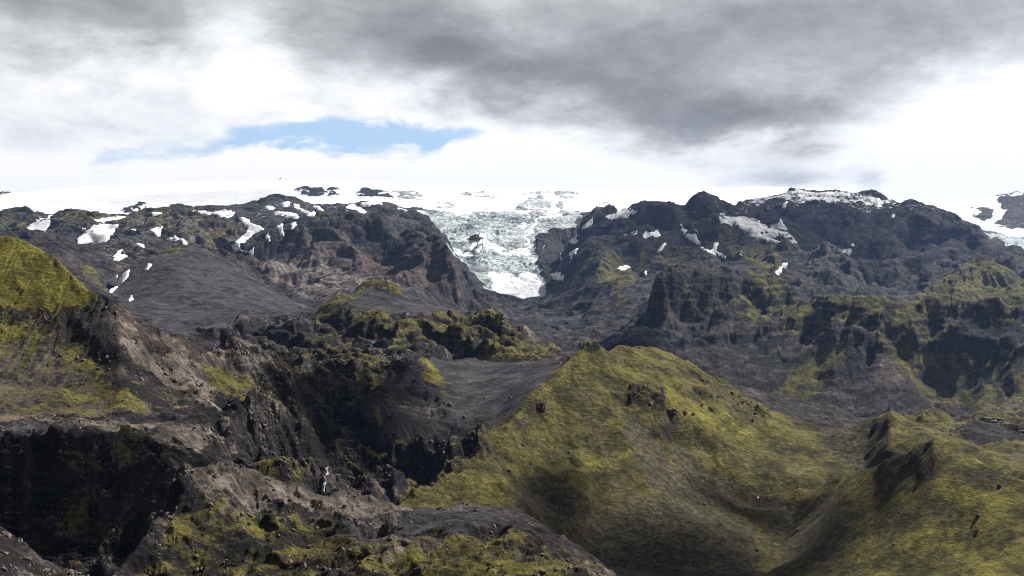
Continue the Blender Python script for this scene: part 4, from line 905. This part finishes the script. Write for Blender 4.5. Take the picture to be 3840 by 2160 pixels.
# ------------------------------------------------------------------ running water
def hit(px, py, Y0=200, Y1=12000):
    """the first point of the ground seen along this survey direction"""
    c = np.searchsorted(cols, px); col = PY[:, c]; r0, r1 = int(rowY(Y0)), int(rowY(Y1))
    mn = np.minimum.accumulate(col[r0:r1])
    w_ = np.nonzero(mn <= py)[0]
    j = r0 + (w_[0] if len(w_) else len(mn) - 1)
    return c, j
WATER = plain('white_water', (.34, .37, .42), .35, .4, (.14, .16, .20))
def stream(label, pts, width, Y0, Y1, name='stream', kind=None, cat=None, group=None):
    pa = []
    for (px, py) in pts:
        c, j = hit(px, py, Y0, Y1); pa.append(Vector((float(Xg[j, c]), float(Yg[j, c]), float(Z[j, c]))))
    rnd = random.Random(len(label)); co, fa = [], []
    fine_ = []
    for a, b in zip(pa[:-1], pa[1:]):
        for k in range(4): fine_.append(a.lerp(b, k / 4) + Vector((rnd.uniform(-1, 1), 0, 0)) * width * .15)
    fine_.append(pa[-1])
    for k, p in enumerate(fine_):
        wd = width * rnd.uniform(.75, 1.1); th = width * .35
        up = p + Vector((0, -width * .6, width * .5))
        co += [up + Vector((-wd / 2, 0, -th)), up + Vector((-wd * .3, -th * .5, 0)), up + Vector((wd * .3, -th * .5, 0)), up + Vector((wd / 2, 0, -th)), up + Vector((0, th, -th * 2))]
        if k:
            o0, o1 = (k - 1) * 5, k * 5
            for q_ in range(5): fa.append((o0 + q_, o0 + (q_ + 1) % 5, o1 + (q_ + 1) % 5, o1 + q_))
    fa.append((0, 1, 2, 3, 4)); n_ = (len(fine_) - 1) * 5; fa.append((n_ + 4, n_ + 3, n_ + 2, n_ + 1, n_))
    o = mesh_obj(name, co, fa, WATER); o['label'] = label
    if kind: o['kind'] = kind
    if cat: o['category'] = cat
    if group: o['group'] = group
stream('white mountain stream falling through the dark canyon', [(826,1178),(819,1190),(823,1197),(815,1207),(818,1218),(814,1230),(812,1242)], 2.3, 600, 960, cat='stream')
WF = 'thin waterfalls on the black rocks beside the icefall'
stream('leftmost short waterfall on the black rocks beside the icefall', [(1369,617),(1364,625),(1362,638)], 4, 3600, 5800, 'waterfall', None, 'waterfall', WF)
stream('middle waterfall below the lower snow fan beside the icefall', [(1408,640),(1411,655),(1410,670)], 4, 3600, 5800, 'waterfall', None, 'waterfall', WF)
stream('rightmost long waterfall below the lower snow fan', [(1438,642),(1436,652),(1431,666)], 4, 3600, 5800, 'waterfall', None, 'waterfall', WF)

# ------------------------------------------------------------------ rock outcrops and boulders that stand clear of the ground
ROCK = plain('outcrop_rock', (.030, .026, .020), .95, .5, (.15, .13, .08))
ROCKP = plain('pale_outcrop_rock', (.05, .042, .036), .95, .5, (.20, .165, .14))
from mathutils import noise as mn
def rock(label, px, py, w_px, h_px, Y0, Y1, name='rock_outcrop', mat=None, group=None, seed=0, cat='rock', sub=4, sink=.42):
    c, j = hit(px, py + h_px * .5, Y0, Y1); y = float(Yg[j, c]); p = Vector((float(Xg[j, c]), y, float(Z[j, c])))
    sx = w_px * K * y / 2; sz = h_px * K * y / 2
    import bmesh
    bm_ = bmesh.new(); bmesh.ops.create_icosphere(bm_, subdivisions=sub, radius=1)
    for v in bm_.verts:
        q_ = v.co.copy() + Vector((seed * 7.3, 0, 0))
        cell = mn.voronoi(q_ * 1.7)[0]
        f = 1 + .50 * (mn.fractal(q_ * 1.3, .9, 2.0, 5)) - .35 * (cell[1] - cell[0] < .18) * .5 + .22 * mn.ridged_multi_fractal(q_ * 2.2, .9, 2.1, 4, .9, 1.5) * .4
        v.co = Vector((v.co.x * sx, v.co.y * sx * .9, v.co.z * sz)) * f
    me = bpy.data.meshes.new(name); bm_.to_mesh(me); bm_.free(); me.materials.append(mat or ROCK)
    o = bpy.data.objects.new(name, me); COL.objects.link(o); o.location = p + Vector((0, 0, sz * (1 - sink * 2)))
    o['label'] = label; o['category'] = cat
    if group: o['group'] = group
    return o
GH = 'dark rocks standing out of the main green hill'
rock('broadest dark rock on the right flank of the main green hill', 1690, 1030, 28, 14, 700, 1000, group=GH, seed=1)
rock('second dark rock just right of the broadest one on the green hill', 1722, 1036, 13, 10, 700, 1000, group=GH, seed=2)
rock('small dark rock at the right end of the row on the green hill', 1741, 1040, 8, 9, 700, 1000, group=GH, seed=3)
rock('low dark rock on its own on the right shoulder of the green hill', 1787, 1027, 16, 9, 700, 1000, group=GH, seed=4)
rock('little dark rock highest up on the right shoulder of the green hill', 1802, 998, 7, 6, 700, 1000, group=GH, seed=5)
rock('brown rock tower on the left edge of the green hill', 1360, 1015, 20, 22, 650, 980, mat=ROCKP, group=GH, seed=7)
rock('dark rock point beside the ash hill top in mid valley', 878, 722, 15, 20, 1700, 2100, seed=9)
rock('flat topped rock stack at the right end of the craggy hill', 1252, 806, 34, 34, 1450, 1800, seed=10, sink=.2)
rock('tilted rock slab on the green knoll of the craggy hill', 1095, 833, 22, 12, 1200, 1700, mat=ROCKP, seed=11)
rock('jagged black rocks on the skyline at the right edge', 2490, 1052, 60, 18, 1000, 1500, seed=12)
rock('black rock island in the middle of the icefall', 1195, 596, 30, 15, 4600, 6000, seed=13, sink=.25)
rock('pale rock knob standing in the canyon below the hill', 885, 1215, 18, 18, 650, 900, mat=ROCKP, seed=14)
print('rocks', round(time.time() - T0, 1))

rs = np.random.RandomState(5)
def stones(name, label, n, Y0, Y1, wfun, size):
    ico = [(0, 0, 1), (.89, 0, .45), (.28, .85, .45), (-.72, .53, .45), (-.72, -.53, .45), (.28, -.85, .45), (.72, .53, -.45), (-.28, .85, -.45), (-.89, 0, -.45), (-.28, -.85, -.45), (.72, -.53, -.45), (0, 0, -1)]
    tri = [(0,1,2),(0,2,3),(0,3,4),(0,4,5),(0,5,1),(1,6,2),(2,7,3),(3,8,4),(4,9,5),(5,10,1),(2,6,7),(3,7,8),(4,8,9),(5,9,10),(1,10,6),(11,7,6),(11,8,7),(11,9,8),(11,10,9),(11,6,10)]
    ico = np.array(ico); tri = np.array(tri)
    r0, r1 = int(rowY(Y0)), int(rowY(Y1)); a, b = np.searchsorted(cols, -60), np.searchsorted(cols, 2640)
    wgt = (wfun()[r0:r1, a:b] * VIS[r0:r1, a:b]).ravel().astype(np.float64); wgt = np.clip(wgt, 0, None); wgt /= wgt.sum()
    k_ = rs.choice(wgt.size, n, p=wgt); jj = k_ // (b - a) + r0; ii = k_ % (b - a) + a
    c = np.stack([Xg[jj, ii], Yg[jj, ii], Z[jj, ii]], 1)
    sz = size * Yg[jj, ii] ** .5 * (rs.pareto(3.0, n) + .45).clip(0, 3)
    V = ico[None] * (1 + .35 * rs.randn(n, 12, 1)).clip(.5, 1.6) * (sz[:, None, None] * (1 + .3 * rs.randn(n, 1, 3)).clip(.5, 1.6)) + c[:, None, :]
    Fc = tri[None] + (np.arange(n) * 12)[:, None, None]
    me = bpy.data.meshes.new(name); me.vertices.add(n * 12); me.vertices.foreach_set('co', V.astype(np.float32).ravel())
    me.loops.add(n * 60); me.loops.foreach_set('vertex_index', Fc.astype(np.int32).ravel())
    me.polygons.add(n * 20); me.polygons.foreach_set('loop_start', np.arange(0, n * 60, 3, dtype=np.int32)); me.polygons.foreach_set('loop_total', np.full(n * 20, 3, np.int32))
    me.update(calc_edges=True); me.materials.append(STONE)
    o = bpy.data.objects.new(name, me); COL.objects.link(o); o['kind'] = 'stuff'; o['label'] = label
STONE = plain('loose_stone', (.03, .026, .024), .95, .6, (.16, .135, .115))
patch_n = np.clip(pxn(50, 501, 4) + .15, 0, 1) ** 2
stones('stones', 'loose stones and rubble strewn over the canyon rims and slopes', 9000, 260, 1250, lambda: patch_n * (1 - .93 * mossy) * (1 - .8 * ((Yg < 480) & (PX > 300))) * (1.2 - np.clip(sw, 0, 1)) * (.3 + np.clip(crg, 0, 1)), .020)

# ------------------------------------------------------------------ clouds added out of view, shaped and placed to shade chosen ground
def shade_cloud_material(top=.76):
    mt = bpy.data.materials.new('shade_cloud'); mt.use_nodes = True; b = NT(mt.node_tree)
    tcn = b.n('ShaderNodeTexCoord'); obj = tcn.outputs['Object']
    sp = b.n('ShaderNodeSeparateXYZ', i_0=obj)
    r = b.m('SQRT', b.m('ADD', b.m('MULTIPLY', sp.outputs[0], sp.outputs[0]), b.m('MULTIPLY', sp.outputs[1], sp.outputs[1])))
    n = b.noise(b.n('ShaderNodeNewGeometry').outputs['Position'], .006, 6, .6)
    f = b.m('ADD', b.m('SUBTRACT', 1.0, r), b.m('MULTIPLY', b.m('SUBTRACT', n.outputs[0], .5), 1.3))
    al = b.ss(f, .10, .70, 0, top)
    tr = b.n('ShaderNodeBsdfTransparent'); df = b.n('ShaderNodeBsdfDiffuse', i_Color=(.8, .8, .82, 1))
    mx = b.n('ShaderNodeMixShader', i_0=al, i_1=tr.outputs[0], i_2=df.outputs[0])
    b.n('ShaderNodeOutputMaterial', i_Surface=mx.outputs[0]); return mt
CM = shade_cloud_material(); CTHIN = shade_cloud_material(.26); CMID = shade_cloud_material(.52)
def shade_cloud(label, gx, gy, gz, rx, ry, rot=0, alt=2600, seed=0):
    import bmesh
    h = (alt - gz) / math.tan(math.radians(SUN_EL))
    cx = gx + h * math.sin(math.radians(SUN_AZ)); cy = gy + h * math.cos(math.radians(SUN_AZ))
    bm_ = bmesh.new(); bmesh.ops.create_icosphere(bm_, subdivisions=4, radius=1)
    for v in bm_.verts:
        f = 1 + .18 * mn.fractal(v.co * 1.6 + Vector((seed * 5.1, 0, 0)), .8, 2, 4)
        v.co = v.co * f
    me = bpy.data.meshes.new('shade_cloud'); bm_.to_mesh(me); bm_.free(); me.materials.append(CTHIN if alt > 4000 else (CMID if gy > 4000 else CM))
    o = bpy.data.objects.new('shade_cloud', me); COL.objects.link(o); o.location = (cx, cy, alt)
    o.scale = (rx, ry, min(rx, ry) * .22); o.rotation_euler = (0, 0, math.radians(rot)); o['kind'] = 'structure'; o['label'] = label
CL = [  # ground point it shades, size
 ('wide high cloud out of view, added to shade the left of the ice cap', -2200, 8600, 700, 3600, 2000, 8),
 ('cloud out of view, placed to shade the dark mountain', 1150, 4700, 100, 1250, 900, 0),
 ('cloud out of view, placed to shade the green hill foot', 90, 640, -190, 190, 85, 0),
 ('cloud out of view, placed to shade the foreground ravine', -260, 520, -130, 190, 110, 10),
 ('cloud out of view, placed to shade the canyon', -165, 960, -140, 125, 235, 6),
 ('small cloud out of view, placed to shade the hollow of the green hill', 185, 772, -180, 85, 42, -10),
 ('small cloud out of view, placed to shade the front of the green hill', 45, 715, -150, 50, 62, 20),
 ('small cloud out of view, placed to shade the mesa foot', 230, 2450, -230, 170, 200, 0),
]
for k, (lb, gx, gy, gz, rx, ry, ro) in enumerate(CL): shade_cloud(lb, gx, gy, gz, rx, ry, ro, alt=5200 if gy > 8000 else 2600, seed=k)

# ------------------------------------------------------------------ thin blue air
def haze():
    mt = bpy.data.materials.new('haze'); mt.use_nodes = True; b = NT(mt.node_tree)
    v = b.n('ShaderNodeVolumePrincipled'); v.inputs['Color'].default_value = (.36, .54, 1.0, 1); v.inputs['Density'].default_value = 1.5e-5
    v.inputs['Anisotropy'].default_value = .3
    o_ = b.n('ShaderNodeOutputMaterial'); b.t.links.new(v.outputs[0], o_.inputs['Volume'])
    x, y0, y1, z0, z1 = 12000, -600, 15800, float(Z.min()) - 1, float(Z.max()) + 30
    co = [(sx * x, y, z) for z in (z0, z1) for y in (y0, y1) for sx in (-1, 1)]
    fa = [(0, 2, 3, 1), (4, 5, 7, 6), (0, 1, 5, 4), (2, 6, 7, 3), (0, 4, 6, 2), (1, 3, 7, 5)]
    o = mesh_obj('haze', co, fa, mt, smooth=False); o['kind'] = 'stuff'; o['label'] = 'thin blue haze in the air over the mountains'
haze()
print('done', round(time.time() - T0, 1))
